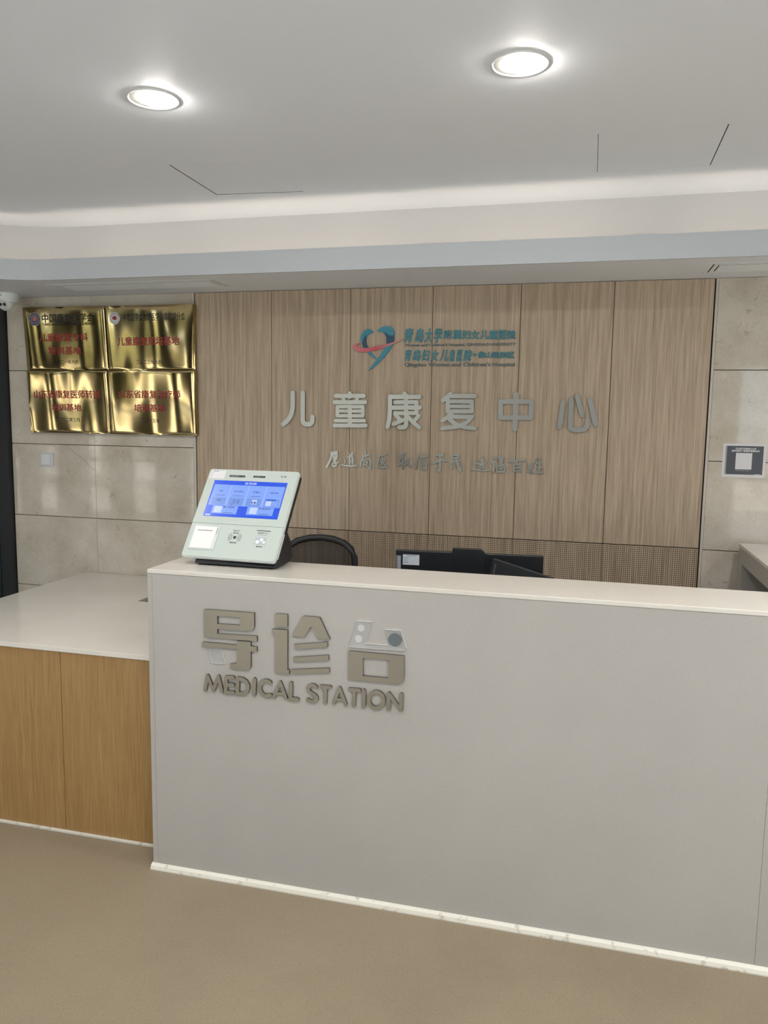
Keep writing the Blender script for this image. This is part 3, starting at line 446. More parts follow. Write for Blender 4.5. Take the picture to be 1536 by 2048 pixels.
# ------------------------------------------------------------------ downlights
def downlight(x, y, label):
    t = thing('downlight', label, 'ceiling light', (x, y, ZC), 'recessed downlights')
    MB().lathe([(0.0675,-0.0005),(0.070,-0.004),(0.076,-0.003),(0.077,0.0)], (x,y,ZC), 48, None, False).build('trim_ring', M_wplastic, t, smooth=True)
    MB().lathe([(0.0,-0.0012),(0.0675,-0.0012),(0.0675,-0.0002),(0.0,-0.0002)], (x,y,ZC), 48).build('reflector', M_reflector, t)
    MB().lathe([(0.0,-0.016),(0.030,-0.0145),(0.044,-0.010),(0.0485,-0.002)], (x+0.014,y+0.002,ZC), 40).build('lamp', M_lamp, t, smooth=True)
downlight(-1.2722, 2.1718, 'round recessed ceiling downlight above the check-in kiosk end, left of two')
downlight(-0.2096, 2.1724, 'brighter round recessed ceiling downlight near the middle, right of two')
# ------------------------------------------------------------------ air vents in the soffit
def vent(x0, x1, y0, y1, label):
    t = thing('air_vent', label, 'vent', ((x0+x1)/2, (y0+y1)/2, ZS), 'slot air vents in the soffit')
    z0, z1 = ZS-0.0018, ZS
    fr = MB()
    def ring(w0, w1, zb):
        fr.box(x0+w0, x1-w0, y0+w0, y0+w1, zb, z1).box(x0+w0, x1-w0, y1-w1, y1-w0, zb, z1).box(x0+w0, x0+w1, y0+w1, y1-w1, zb, z1).box(x1-w1, x1-w0, y0+w1, y1-w1, zb, z1)
    ring(0.0, 0.016, z0); fr.build('frame', M_white, t, 0.001); fr = MB(); ring(0.0215, 0.038, z0-0.0005); fr.build('inner_frame', M_white, t, 0.001)
    MB().box(x0+0.016, x1-0.016, y0+0.016, y1-0.016, ZS-0.0009, ZS).build('duct_back', M_dark, t)
    y = y0+0.044
    while y+0.011 < y1-0.041:
        MB().hexa([(x0+0.043,y,ZS-0.0024),(x1-0.043,y,ZS-0.0024),(x1-0.043,y+0.0121,ZS-0.0019),(x0+0.043,y+0.0121,ZS-0.0019)],
                  [(x0+0.043,y,ZS-0.0016),(x1-0.043,y,ZS-0.0016),(x1-0.043,y+0.0121,ZS-0.0012),(x0+0.043,y+0.0121,ZS-0.0012)]).build('blade', M_grille, t)
        y += 0.0125
vent(-2.578, -1.687, 3.372, 3.582, 'long white slot air vent in the soffit above the brass plaques')
vent(0.440, 1.330, 3.381, 3.591, 'long white slot air vent in the soffit at the right edge, above the paper notice')
# ------------------------------------------------------------------ low L-shaped desk
ZL = 0.734
t = thing('reception_desk', 'low reception desk with oak front panels and pale stone top, left of the tall counter', 'desk', (-1.6, 2.9, 0))
def ngon_prism(pts, z0, z1): return MB().prism(pts, z0, z1)
ngon_prism([(-2.635,2.452),(-1.427,2.452),(-1.427,2.618),(0.665,2.618),(0.665,3.19),(-2.0,3.19),(-2.0,3.712),(-2.645,3.712)], ZL-0.018, ZL).build('worktop', M_qtop, t, 0.0015)
for xa, xb in ((-2.625,-1.8745),(-1.8725,-1.428)):
    MB().box(xa, xb, 2.457, 2.475, 0.010, ZL-0.0185).build('front_panel', M_oak, t, 0.0008)
MB().box(-2.625, -1.428, 2.448, 2.475, 0, 0.0095).build('skirting', M_skirt, t, 0.0015)
MB().box(-2.625, -2.607, 2.476, 3.70, 0, ZL-0.0185).build('side_panel', M_oak, t)
MB().box(-2.02, -2.004, 3.18, 3.70, 0, ZL-0.0185).build('inner_panel', M_oak, t)
MB().box(-1.42, 0.66, 2.63, 2.646, 0.02, ZL-0.0185).build('modesty_panel', M_oak, t)
for x in (-1.7, -0.62): MB().box(x-0.009, x+0.009, 2.65, 3.15, 0, ZL-0.0185).build('support_panel', M_oak, t)
# ------------------------------------------------------------------ tall counter
ZT = 1.0806; XL = -1.4255; XR = 1.28
t = thing('reception_counter', 'tall pale speckled stone reception counter with steel lettering on its front', 'counter', (-0.1, 2.47, 0))
MB().box(XL, XR, 2.3345, 2.614, ZT-0.0145, ZT).build('top_slab', M_qtop, t, 0.002)
MB().box(XL, XL+0.0175, 2.3352, 2.613, 0.020, ZT-0.015).build('end_panel', M_quartz, t, 0.0008)
for xa, xb in ((XL+0.0181, 0.5452),(0.5458, XR)):
    MB().box(xa, xb, 2.3352, 2.353, 0.020, ZT-0.015).build('front_panel', M_quartz, t, 0.0005)
MB().box(XL+0.018, XR, 2.596, 2.613, ZL, ZT-0.015).build('back_panel', M_quartz, t)
sk = [(2.3205,0.0),(2.3205,0.004),(2.3245,0.014),(2.331,0.0195),(2.3352,0.0205),(2.345,0.0205),(2.345,0.0)]
MB().xprism(sk, XL-0.004, XR).build('skirting', M_skirt, t)
MB().box(XL+0.02, XR, 2.36, 2.59, 0.0, 0.02).build('plinth', M_grout, t)
# ------------------------------------------------------------------ side counter at the right
t = thing('side_counter', 'pale stone side counter running to the back wall at the right edge', 'counter', (0.98, 3.2, 0))
MB().box(0.668, 1.28, 2.63, 3.665, ZT-0.015, ZT).build('top_slab', M_qtop, t, 0.002)
MB().box(0.6695, 0.690, 2.63, 3.664, 0.999, ZT-0.0155).build('apron', M_quartz, t, 0.001)
MB().box(0.6695, 1.28, 3.585, 3.664, 0.0, 0.9985).build('end_panel', M_quartz, t, 0.001)
MB().box(1.262, 1.28, 2.63, 3.58, 0.0, ZT-0.0155).build('back_panel', M_quartz, t)
# ------------------------------------------------------------------ wall lettering
GS = 'steel characters of the department name on the veneer wall'
places = {'儿':'first, two-stroke character','童':'second character','康':'third character','复':'fourth character','中':'fifth, boxed character','心':'last character'}
for ch, st in MAIN:
    tag(brush(st, 3.7105, 0.0105).build('steel_character', M_steel), 'large brushed steel %s %s of 儿童康复中心 on the wood wall' % (places[ch], ch), 'sign letter', GS)
GM = 'small steel motto characters on the veneer wall'
for i, (ch, st) in enumerate(MOTTO):
    st = [[(p[0], p[1], p[2]*1.42) for p in q] for q in st]
    tag(brush(st, 3.7145, 0.0065).build('motto_character', M_steel), '%s small steel brush-script character of the %s motto phrase, reading %s' % (('first','second','third','last')[i % 4], ('left','middle','right')[i//4], ch), 'sign letter', GM)
# hospital emblem: heart of two ribbons and a pink ring
t = thing('heart_emblem', 'teal heart emblem crossed by a pink swoosh on the wood wall', 'emblem', (-1.03, 3.7213, 1.84))
for nm, key, M, y, d in (('heart_ribbon','left',M_teal,3.714,0.007),('heart_ribbon','right',M_teal,3.7135,0.0075),('ribbon_fold','fold_left',M_navy,3.7132,0.0078),('ribbon_fold','fold_right',M_navy,3.7127,0.0083),('swoosh','ring',M_ring,3.7110,0.0102)):
    v, f = plate([HEART[key]], y, d); MB().add(v, f).build(nm, M, t)
def glyph_row(name, label, glyphs, M, loc, shear_n, weight=0.02):
    t = thing(name, label, 'sign', loc)
    for i, (ch, bx) in enumerate(glyphs):
        v, f = text_in_box(ch, bx, 3.7155, 0.0055, weight, 0.22 if i < shear_n else 0.0)
        MB().add(v, f).build('character', M, t)
glyph_row('hospital_name_line', 'upper line of teal Chinese characters ending 附属妇女儿童医院 beside the heart emblem', LOGO1, M_tealtxt, (-0.6, YW, 1.95), 4, 0.03)
glyph_row('hospital_name_line', 'lower line of teal Chinese characters ending 佛山路院区 beside the heart emblem', LOGO2, M_tealtxt, (-0.6, YW, 1.83), 8, 0.025)
for (tx, bx), lb in zip(LOGOE, ("tiny slate line of English reading QINGDAO UNIVERSITY, between the two teal lines", "slate line of English reading Qingdao Women and Children's Hospital, lowest of the logo lines")):
    v, f = text_in_box(tx, bx, 3.7175, 0.0035, 0.02); tag(MB().add(v, f).build('english_name_line', M_greytxt), lb, 'sign')
# ------------------------------------------------------------------ counter lettering (steel faces on clear acrylic)
YF = 2.3265
def counter_char(label, D, acry_y=0.0028):
    c = D['metal'][0][0]; cx = sum(p[0] for p in c)/len(c)/1000; cz = sum(p[1] for p in c)/len(c)/1000
    t = thing('steel_character', label, 'sign letter', (cx, 2.3352, cz), 'steel characters of the counter sign')
    for loops in D['metal']:
        v, f = plate(loops, YF, 0.0085); o = MB().add(v, f).build('steel_face', M_steelc, t); side(o)
    for loops in D['acrylic']:
        v, f = plate(loops, YF+acry_y, 0.0055); o = MB().add(v, f).build('bare_acrylic', M_clear, t); side(o, M_edge); o['label'] = 'clear acrylic backing whose steel face is missing'
    return t
M_edge = mat('acrylic_edge_glint', lin(228,228,226), 0.2)  # white edges stand in for light refracted inside the clear acrylic
def side(o, M=None):                # polished edges around a face
    me = o.data; me.materials.append(M or M_polish)
    for p in me.polygons:
        if abs(p.normal.y) < 0.5: p.material_index = 1
counter_char('large steel character 导 on the counter front, one dot missing to bare acrylic', DAO)
counter_char('large steel character 诊 on the counter front, middle of the three', ZHEN)
t = counter_char('large steel character 台 on the counter front, its top stroke missing to bare acrylic', TAI)
x, z, r = TAI['disc']
R90 = Matrix.Rotation(math.pi/2, 4, 'X')
MB().lathe([(0,0),(r/1000,0),(r/1000,0.0012),(0,0.0012)], (x/1000, YF+0.0026, z/1000), 28, R90).build('adhesive_disc', M_glue, t)
for x, z, r in TAI['dots']:
    MB().lathe([(0,0),(r/1000,0),(r/1000,0.0004),(0,0.0004)], (x/1000, 2.3350, z/1000), 20, R90).build('foam_dot', M_foam, t)
ML = ['M that starts MEDICAL','E of MEDICAL','D of MEDICAL','I of MEDICAL','C of MEDICAL','A of MEDICAL','L that ends MEDICAL','S that starts STATION','T after the S of STATION','A of STATION','T after the A of STATION','I of STATION','O of STATION','N that ends STATION']
for (ch, st), lb in zip(MEDICAL, ML):
    o = brush(st, YF, 0.0085).build('steel_letter', M_steelc); side(o)
    tag(o, 'brushed steel capital %s on the counter front' % lb, 'sign letter', 'steel letters of MEDICAL STATION')
# ------------------------------------------------------------------ brass plaques
def wave(u, v, s):
    e = 1-abs(2*u-1)**44; g = 1-abs(2*v-1)**44
    a = 0.0021*math.sin(2*math.pi*(1.15*u+0.23*s)+1.1*v) + 0.00042*math.sin(2*math.pi*(2.6*u+0.31*s)-1.3*v+s) + 0.00006*math.sin(2*math.pi*(5.3*u+0.2*s)+0.8*v)
    return 3.7010 - 0.0018*e*g - a*e*g - 0.021*v
PL = [(-2.962,-2.461,1.8325,2.162),(-2.4575,-1.957,1.8325,2.160),(-2.952,-2.461,1.497,1.8285),(-2.4575,-1.954,1.497,1.8285)]
PLAB = ['upper left brass plaque headed 中国康复医学会 with a blue round emblem','upper right brass plaque headed 中华医学会 with a white round emblem','lower left brass plaque dated 二〇二二年三月','lower right brass plaque dated 二〇一五年, beside the veneer']
def plaque(k):
    x0, x1, z0, z1 = PL[k]; t = thing('brass_plaque', PLAB[k], 'plaque', ((x0+x1)/2, YW, z0), 'brass award plaques on the limestone')
    nx, nz = 90, 36; mb = MB(); vs = []; fs = []
    for j in range(nz+1):
        for i in range(nx+1):
            u, v = i/nx, j/nz; u_ = 0.5-0.5*math.cos(math.pi*u); u = 0.5*u+0.5*u_; v = 0.5*v+0.5*(0.5-0.5*math.cos(math.pi*v))
            vs.append((x0+(x1-x0)*u, wave(u, v, k*1.7), z0+(z1-z0)*v))
    for j in range(nz):
        for i in range(nx): a = j*(nx+1)+i; fs.append((a, a+1, a+nx+2, a+nx+1))
    n = len(vs); bd = [i for i in range(nx+1)]+[(j+1)*(nx+1)-1 for j in range(1, nz+1)]+[nz*(nx+1)+i for i in range(nx-1,-1,-1)]+[j*(nx+1) for j in range(nz-1,0,-1)]
    vs += [(vs[b][0], 3.7208, vs[b][2]) for b in bd]
    for q in range(len(bd)):
        r_ = (q+1) % len(bd); fs.append((bd[q], n+q, n+r_, bd[r_]))
    o = mb.add(vs, fs).build('brass_sheet', M_brass, t, smooth=True)
    md = o.modifiers.new('edges', 'EDGE_SPLIT'); md.split_angle = math.radians(50)
    return t
plq = [plaque(k) for k in range(4)]
def on_plaque(pts, k, lift):
    x0, x1, z0, z1 = PL[k]
    return [(x, wave(min(max((x-x0)/(x1-x0),0),1), min(max((z-z0)/(z1-z0),0),1), k*1.7)-lift, z) for x, z in pts]
for c, bx, tx in PLAQUE:
    cx, cz = (bx[0]+bx[2])/2000, (bx[1]+bx[3])/2000; k = (1 if cx > -2.459 else 0)+(2 if cz < 1.83 else 0)
    v, f = text_in_box(tx, bx, 0, 0.0, 0.020 if (c == 'r' or tx.startswith('中国')) else 0.008)
    o = MB().add([(q[0], q[1]+p[1], q[2]) for p, q in zip(v, on_plaque([(p[0], p[2]) for p in v], k, 0.0007))], f).build('inscription', M_red if c == 'r' else M_ink, plq[k])
    o['label'] = 'engraved %s inscription %s' % ('red' if c == 'r' else 'black', tx)
def disc_on(k, cx, cz, rx, rz, lift, M, name, par, n=32, lobes=0, inner=0.0):
    P = []
    for i in range(n):
        a = 2*math.pi*i/n; s = 1+lobes*math.cos(5*a); P.append((cx+rx*s*math.cos(a), cz+rz*s*math.sin(a)))
    if inner:
        Q = [(cx+(x-cx)*inner, cz+(z-cz)*inner) for x, z in P]; vs = on_plaque(P+Q, k, lift); fs = [(i,(i+1)%n,n+(i+1)%n,n+i) for i in range(n)]
    else: vs = on_plaque(P+[(cx,cz)], k, lift); fs = [(i,(i+1)%n,n) for i in range(n)]
    return MB().add(vs, fs).build(name, M, par)
b = [q/1000 for q in EMB[0]]; cx, cz, rx, rz = (b[0]+b[2])/2, (b[1]+b[3])/2, (b[2]-b[0])/2, (b[3]-b[1])/2
e = disc_on(0, cx, cz, rx, rz, 0.0009, M_whitep, 'emblem', plq[0]); e['label'] = 'round blue and white enamel emblem'
disc_on(0, cx, cz, rx*0.94, rz*0.94, 0.0012, M_bluep, 'emblem_ring', e)
disc_on(0, cx, cz, rx*0.68, rz*0.68, 0.0015, M_whitep, 'emblem_band', e, inner=0.90)
disc_on(0, cx, cz+rz*0.06, rx*0.40, rz*0.40, 0.0017, M_pinkp, 'emblem_figure', e, lobes=0.12)
for i in range(7):
    a = math.radians(195-30*i-15+15); a = math.radians(180-30*i)
    disc_on(0, cx+rx*0.81*math.cos(a), cz+rz*0.81*math.sin(a), rx*0.085, rz*0.085, 0.0016, M_ink, 'emblem_dot', e, 10)
b = [q/1000 for q in EMB[1]]; cx, cz, rx, rz = (b[0]+b[2])/2, (b[1]+b[3])/2, (b[2]-b[0])/2, (b[3]-b[1])/2
e = disc_on(1, cx, cz, rx, rz, 0.0009, M_whitep, 'emblem', plq[1], lobes=0.03); e['label'] = 'round white enamel emblem with a red figure'
for dx, dz, s in ((-0.18,0.02,0.26),(0.16,0.0,0.26),(0.0,0.18,0.2),(-0.05,-0.16,0.16)):
    disc_on(1, cx+rx*dx, cz+rz*dz, rx*s, rz*s, 0.0013, M_red, 'emblem_figure', e, 14, 0.15)
disc_on(1, cx, cz, rx*0.82, rz*0.82, 0.0011, M_grey, 'emblem_band', e, inner=0.94)
for i in range(5):
    a = math.radians(150-30*i); disc_on(1, cx+rx*0.70*math.cos(a), cz+rz*0.70*math.sin(a), rx*0.06, rz*0.06, 0.0013, M_grey, 'emblem_dot', e, 8)
# ------------------------------------------------------------------ light switch, paper notice
t = thing('light_switch', 'square silver-white light switch on the limestone below the plaques', 'switch', (-2.87, YW, 1.312))
MB().box(-2.9125, -2.8325, 3.7125, 3.7213, 1.312, 1.386).build('plate', mat('switch_plate', lin(200,202,206), 0.3), t, 0.003)
MB().hexa([(-2.903,3.7095,1.321),(-2.847,3.7075,1.321),(-2.847,3.7125,1.321),(-2.903,3.7125,1.321)], [(-2.903,3.7095,1.378),(-2.847,3.7075,1.378),(-2.847,3.7125,1.378),(-2.903,3.7125,1.378)]).build('rocker', mat('switch_rocker', lin(216,216,220), 0.25), t, 0.0015)
t = thing('paper_notice', 'white paper notice with a dark printed panel taped to the right limestone', 'notice', (0.675, YW, 1.364))
MB().box(0.586, 0.7615, 3.7198, 3.7212, 1.3640, 1.5125).build('sheet', M_paper, t)
pr = MB().box(0.603, 0.751, 3.7193, 3.7198, 1.3775, 1.5025).build('print_panel', M_printdark, t)
MB().box(0.597, 0.603, 3.7194, 3.7198, 1.3775, 1.5025).build('print_margin', M_printgrey, pr)
MB().box(0.640, 0.706, 3.7188, 3.7193, 1.400, 1.472).build('blank_square', M_paper, pr, 0.0)
for tx, bx in zip(('关注我们的微信公众号', '随时随地了解最新健康资讯'), NOTICE):
    v, f = text_in_box(tx, bx, 3.7190, 0.0, 0.03); MB().add(v, f).build('printed_line', M_paper, pr)
MB().box(0.642, 0.698, 3.7189, 3.7193, 1.3935, 1.3955).build('printed_line', M_printgrey, pr)
MB().box(0.718, 0.745, 3.7189, 3.7193, 1.3770, 1.3795).build('printed_line', M_paper, pr)
# ------------------------------------------------------------------ security camera under the soffit
cx, cy = -2.972, 3.585
t = thing('security_camera', 'white dome security camera under the soffit at the left edge', 'camera', (cx, cy, ZS))
MB().lathe([(0.0,0.0),(0.056,0.0),(0.058,-0.006),(0.055,-0.030),(0.050,-0.046),(0.046,-0.050),(0,-0.050)], (cx,cy,ZS), 36).build('mount_base', M_wplastic, t, smooth=True)
bc = Vector((cx-0.002, cy-0.012, ZS-0.052)); dv = Vector((0.10, -0.93, -0.36)).normalized()
Q = Vector((0,0,1)).rotation_difference(dv).to_matrix().to_4x4()
MB().lathe([(0.040*math.sin(a), -0.040*math.cos(a)) for a in [math.pi*k/16*0.80 for k in range(17)]], bc, 32, Q).build('eyeball', M_wplastic, t, smooth=True)
face = bc + dv*0.0318
fo = MB().lathe([(0,0),(0.0255,0),(0.0235,0.0025),(0,0.0028)], face, 28, Q).build('face_plate', mat('camera_face', lin(205,205,205), 0.25), t)
sx = dv.cross(Vector((0,0,1))).normalized(); up = sx.cross(dv)
for s in (-1, 1):
    MB().lathe([(0,0),(0.0085,0),(0.0085,0.0010),(0,0.0010)], face+dv*0.0024+sx*0.0112*s+up*0.002, 18, Q).build('lens', M_black2, fo)
MB().box(cx-0.007, cx+0.007, cy-0.0585, cy-0.056, ZS-0.019, ZS-0.015).build('badge', M_grey, t)
# ------------------------------------------------------------------ office chair behind the desk
yb = 3.42
t = thing('office_chair', 'black office chair with a see-through mesh back, behind the counter beside the kiosk', 'chair', (-1.17, 3.38, 0))
xc = -1.172
def frame_pt(a):                    # outline of the back frame
    return a
top = [(-0.150,0.62),(-0.165,0.80),(-0.172,0.90),(-0.168,0.965),(-0.150,1.003),(-0.115,1.026),(-0.06,1.041),(0.0,1.046),(0.06,1.041),(0.115,1.026),(0.150,1.003),(0.168,0.965),(0.172,0.90),(0.165,0.80),(0.150,0.62)]
fp = [(xc+x, yb+0.06*(abs(x)/0.17)**2*-0.5, z) for x, z in top]
MB().tube(fp, 0.0155, 10, closed=True).build('back_frame', M_black, t, smooth=True)
mv = []; mf = []; nr = 10
rowz = [0.63+(1.038-0.63)*j/nr for j in range(nr+1)]
def half(z):
    pts = [(abs(x), zz) for x, zz in top if x <= 0]
    for (xa, za), (xb, zb) in zip(pts, pts[1:]):
        if za <= z <= zb: return xa+(xb-xa)*(z-za)/(zb-za+1e-9)
    return 0.02
for z in rowz:
    h = half(z)
    for i in range(9): x = -h+2*h*i/8; mv.append((xc+x, yb+0.012-0.03*(abs(x)/0.17)**2, z))
for j in range(nr):
    for i in range(8): a = j*9+i; mf.append((a, a+1, a+10, a+9))
MB().add(mv, mf).build('mesh_back', M_mesh, t)
MB().box(xc-0.24, xc+0.24, 2.98, 3.41, 0.43, 0.50).build('seat', M_black, t, 0.03)
MB().tube([(xc,3.40,0.44),(xc,3.47,0.47),(xc,3.47,0.60),(xc,3.435,0.66)], 0.018, 10).build('back_support', M_black, t, smooth=True)
MB().lathe([(0,0.09),(0.03,0.09),(0.03,0.26),(0.02,0.26),(0.02,0.43),(0,0.43)], (xc,3.2,0), 20).build('gas_column', M_black, t)
for k in range(5):
    a = 2*math.pi*k/5+0.3; ex, ey = xc+0.29*math.cos(a), 3.2+0.29*math.sin(a)
    lg = MB().tube([(xc,3.2,0.12),(ex,ey,0.075)], [0.026,0.016], 8).build('leg', M_black, t)
    MB().lathe([(0,-0.02),(0.026,-0.02),(0.026,0.02),(0,0.02)], (ex,ey,0.026), 16, Matrix.Rotation(math.pi/2,4,'X')).build('caster', M_rubber, lg)
for s in (-1, 1):
    MB().tube([(xc+s*0.24,3.30,0.47),(xc+s*0.27,3.30,0.62),(xc+s*0.27,3.05,0.63)], 0.016, 8).build('armrest', M_black, t, smooth=True)
# ------------------------------------------------------------------ monitors behind the counter
def local_to(loc, rz, roll, tilt):
    Mx = Matrix.Translation(loc) @ Matrix.Rotation(rz, 4, 'Z') @ Matrix.Rotation(tilt, 4, 'X') @ Matrix.Rotation(roll, 4, 'Y'); return lambda p: tuple(Mx @ Vector(p))
def moved(mb, f): mb.v = [f(p) for p in mb.v]; return mb
L = local_to((-0.404, 2.853, 1.109), math.radians(4.7), 0, 0)          # middle of the top edge; back faces -y
t = thing('monitor', 'wide black monitor seen from behind with a white sticker and a badge strip', 'monitor', (-0.40, 2.93, ZL))
W = 0.2735
moved(MB().box(-W, W, -0.002, 0.024, -0.335, 0), L).build('housing', M_black2, t, 0.003)
bump_ = MB().add([(-0.060,-0.0042,-0.25),(0.062,-0.0042,-0.25),(0.062,-0.0042,0.0),(0.045,-0.0042,0.0145),(-0.060,-0.0042,0.0145),(-0.060,0.024,-0.25),(0.062,0.024,-0.25),(0.062,0.024,0.0),(0.045,0.024,0.0145),(-0.060,0.024,0.0145)],
    [(0,1,2,3,4),(9,8,7,6,5),(0,5,6,1),(1,6,7,2),(2,7,8,3),(3,8,9,4),(4,9,5,0)])
moved(bump_, L).build('camera_housing', M_black2, t, 0.001)
moved(MB().box(-W+0.012, W-0.012, 0.024, 0.0255, -0.318, -0.012), L).build('screen', M_dglass, t)
bd = moved(MB().box(-W+0.003, -W+0.0215, -0.0032, -0.002, -0.115, -0.020), L).build('badge_strip', mat('badge_grey', lin(120,122,128), 0.4), t)
v, f = text_vf('Lenovo'); x0 = min(p[0] for p in v); x1 = max(p[0] for p in v)
v = [(-W+0.0185-0.0125*(p[1]/0.72), -0.0036, -0.025-(1-(p[0]-x0)/(x1-x0))*0.075) for p in v]
v = [(-W+0.0060+0.0125*(p[1]/0.72)*-1+0.0125, -0.0036, -0.100+0.075*(p[0]-x0)/(x1-x0)) for p in text_vf('Lenovo')[0]]
MB().add([L(p) for p in v], f).build('lettering', M_whitep, bd)
stk = moved(MB().box(-W+0.028, -W+0.0905, -0.0030, -0.002, -0.0545, -0.0155), L).build('asset_sticker', mat('sticker', lin(190,196,204), 0.5), t)
for k, (a, b_) in enumerate(((0.042,0.079),(0.031,0.050),(0.031,0.046),(0.031,0.050))):
    z = -0.0190-0.0085*k; moved(MB().box(-W+a, -W+b_, -0.0033, -0.0030, z-0.0015, z), L).build('printed_line', M_printdark, stk)
moved(MB().box(-0.025, 0.025, 0.0, 0.02, -0.36, -0.20), L).build('stand_neck', M_black, t)
MB().box(-0.52, -0.29, 2.80, 3.0, ZL, ZL+0.012).build('stand_foot', M_black, t, 0.003)
# second, turned screen leaning beside it
t = thing('tilted_screen', 'smaller black screen leaning at a slant in front of the wide monitor', 'monitor', (-0.2, 2.72, ZL))
A = Vector((-0.309, 2.80, 1.1046)); B = Vector((-0.0929, 2.66, 1.0743)); d = (B-A); Ld = d.length; d.normalize()
dn = (Vector((-0.3252, 2.80, 1.0448))-A); dn = (dn-d*dn.dot(d)).normalized(); nrm = d.cross(dn).normalized()
if nrm.y > 0: nrm = -nrm
K2 = lambda p: tuple(A+d*p[0]+dn*p[1]-nrm*p[2])
moved(MB().box(0, Ld, 0, 0.185, 0, 0.016), K2).build('housing', M_black, t, 0.003)
moved(MB().box(0.01, Ld-0.01, 0.01, 0.175, 0.016, 0.0172), K2).build('screen', M_dglass, t)
v, f = text_vf('Lenovo'); x0 = min(p[0] for p in v); x1 = max(p[0] for p in v)
MB().add([K2((0.016+0.011*p[1]/0.72, 0.075-0.058*(p[0]-x0)/(x1-x0), -0.0006)) for p in v], f).build('lettering', M_grey, t)
lo = A+d*(Ld*0.45)+dn*0.10-nrm*0.02
MB().tube([tuple(lo), (lo.x+0.01, lo.y+0.02, ZL+0.05), (lo.x, lo.y, ZL+0.008)], 0.012, 8).build('stand', M_black, t)
MB().box(lo.x-0.05, lo.x+0.06, lo.y-0.05, lo.y+0.06, ZL, ZL+0.010).build('stand_foot', M_black, t)
# ------------------------------------------------------------------ check-in kiosk on the counter
KO = Vector((-1.1845, 2.444, 1.11)); ya, ti = math.radians(2.5), math.radians(36.5)
ku = Vector((math.cos(ya), -math.sin(ya), 0)); kb = Vector((math.sin(ya), math.cos(ya), 0))
kv = Vector((0,0,math.cos(ti)))+kb*math.sin(ti); kn = ku.cross(kv)
K = lambda p: tuple(KO+ku*p[0]+kv*p[1]+kn*p[2])
KI = {k: [(a[0]/1000, a[1]/1000) for a in v] for k, v in KIOSK.items()}
t = thing('check_in_kiosk', 'white slanted check-in terminal with a lit blue touchscreen on the counter end', 'kiosk', (-1.16, 2.52, ZT))
def rrect(x0, x1, y0, y1, r, n=6):
    P = []
    for cx, cy, a0 in ((x1-r,y1-r,0),(x0+r,y1-r,90),(x0+r,y0+r,180),(x1-r,y0+r,270)):
        for k in range(n+1): a = math.radians(a0+90*k/n); P.append((cx+r*math.cos(a), cy+r*math.sin(a)))
    return P
KW, KH = 0.181, 0.368
moved(MB().prism(rrect(-KW, KW, 0, KH, 0.012), -0.016, -0.003), K).build('rim', M_rim, t, 0.0025)
moved(MB().prism(rrect(-KW+0.003, KW-0.003, 0.003, KH-0.003, 0.010), -0.003, 0.0), K).build('front_glass', M_glassw, t)
# black housing behind the plate: wedge back and foot
def kprofile(): return [(2.4545,ZT+0.006),(2.580,ZT+0.006),(2.584,ZT+0.022),(2.570,1.150),(2.600,1.215),(2.640,1.335),(2.640,1.375),(2.625,1.366),(2.455,1.137),(2.430,1.1045)]
P = kprofile(); bx0, bx1 = -1.3125, -1.0060
hb = MB()
def yaw_pt(x, y, z): return (x, y, z)
hb.xprism([(2.4545,ZT+0.006),(2.590,ZT+0.006),(2.613,ZT+0.018),(2.602,1.155),(2.566,1.192),(2.553,1.2175),(2.467,1.1035)], bx0, bx1)
hb.build('base_housing', M_black, t, 0.003)
moved(MB().box(-0.176, 0.1805, 0.075, 0.360, -0.038, -0.016), K).build('screen_housing', M_black, t, 0.006)
for x0, x1 in ((-1.300,-1.262),(-1.115,-1.06)):
    for y0 in (2.462, 2.548): MB().box(x0, x1, y0, y0+0.022, ZT, ZT+0.006).build('foot', M_rubber, t)
moved(MB().box(KW-0.004, KW+0.001, 0.02, 0.118, -0.021, -0.016), K).build('cable_sleeve', M_rim, t, 0.001)
def flat(pts, lift, M, name, par): 
    mb = MB().add([K((x, y, lift)) for x, y in pts], [tuple(range(len(pts)))]); return mb.build(name, M, par)
def ebox(pts):
    xs = [p[0] for p in pts]; ys = [p[1] for p in pts]; return min(xs), max(xs), min(ys), max(ys)
def slab(pts, d, M, name, par, lift=0.0, r=0.0):
    x0, x1, y0, y1 = ebox(pts); mb = MB().prism(rrect(x0,x1,y0,y1,r) if r else [(x0,y0),(x1,y0),(x1,y1),(x0,y1)], lift, lift+d)
    return moved(mb, K).build(name, M, par)
def ktext(tx, pts, lift, M, par, name='lettering', wt=0.02):
    x0, x1, y0, y1 = ebox(pts); v, f = bold(*text_vf(tx), 0.018 if len(tx) < 6 else 0.010); a0 = min(p[0] for p in v); a1 = max(p[0] for p in v); b0 = min(p[1] for p in v); b1 = max(p[1] for p in v)
    return MB().add([K((x0+(x1-x0)*(p[0]-a0)/(a1-a0), y0+(y1-y0)*(p[1]-b0)/(b1-b0), lift+0.02*p[2])) for p in v], f).build(name, M, par)
def avg2(pts):                      # level rectangle through a slightly skewed quad tl,tr,br,bl
    tl, tr, br, bl = pts; return [((tl[0]+bl[0])/2, (br[1]+bl[1])/2), ((tr[0]+br[0])/2, (tl[1]+tr[1])/2)]
scr = slab(avg2(KI['screen']), 0.0004, emit('screen_blue', (44,88,226)), 'screen', t)
scr['label'] = 'lit blue touchscreen with pale menu tiles'
E_pale = emit('screen_pale', (132,166,244)); E_tile = emit('screen_tile', (118,150,222)); E_ink = emit('screen_ink', (62,84,150)); E_white = emit('screen_white', (196,212,252)); E_blue2 = emit('screen_royal', (52,92,200)); E_red = emit('screen_red', (170,80,120)); E_deep = emit('screen_deep', (58,72,190))
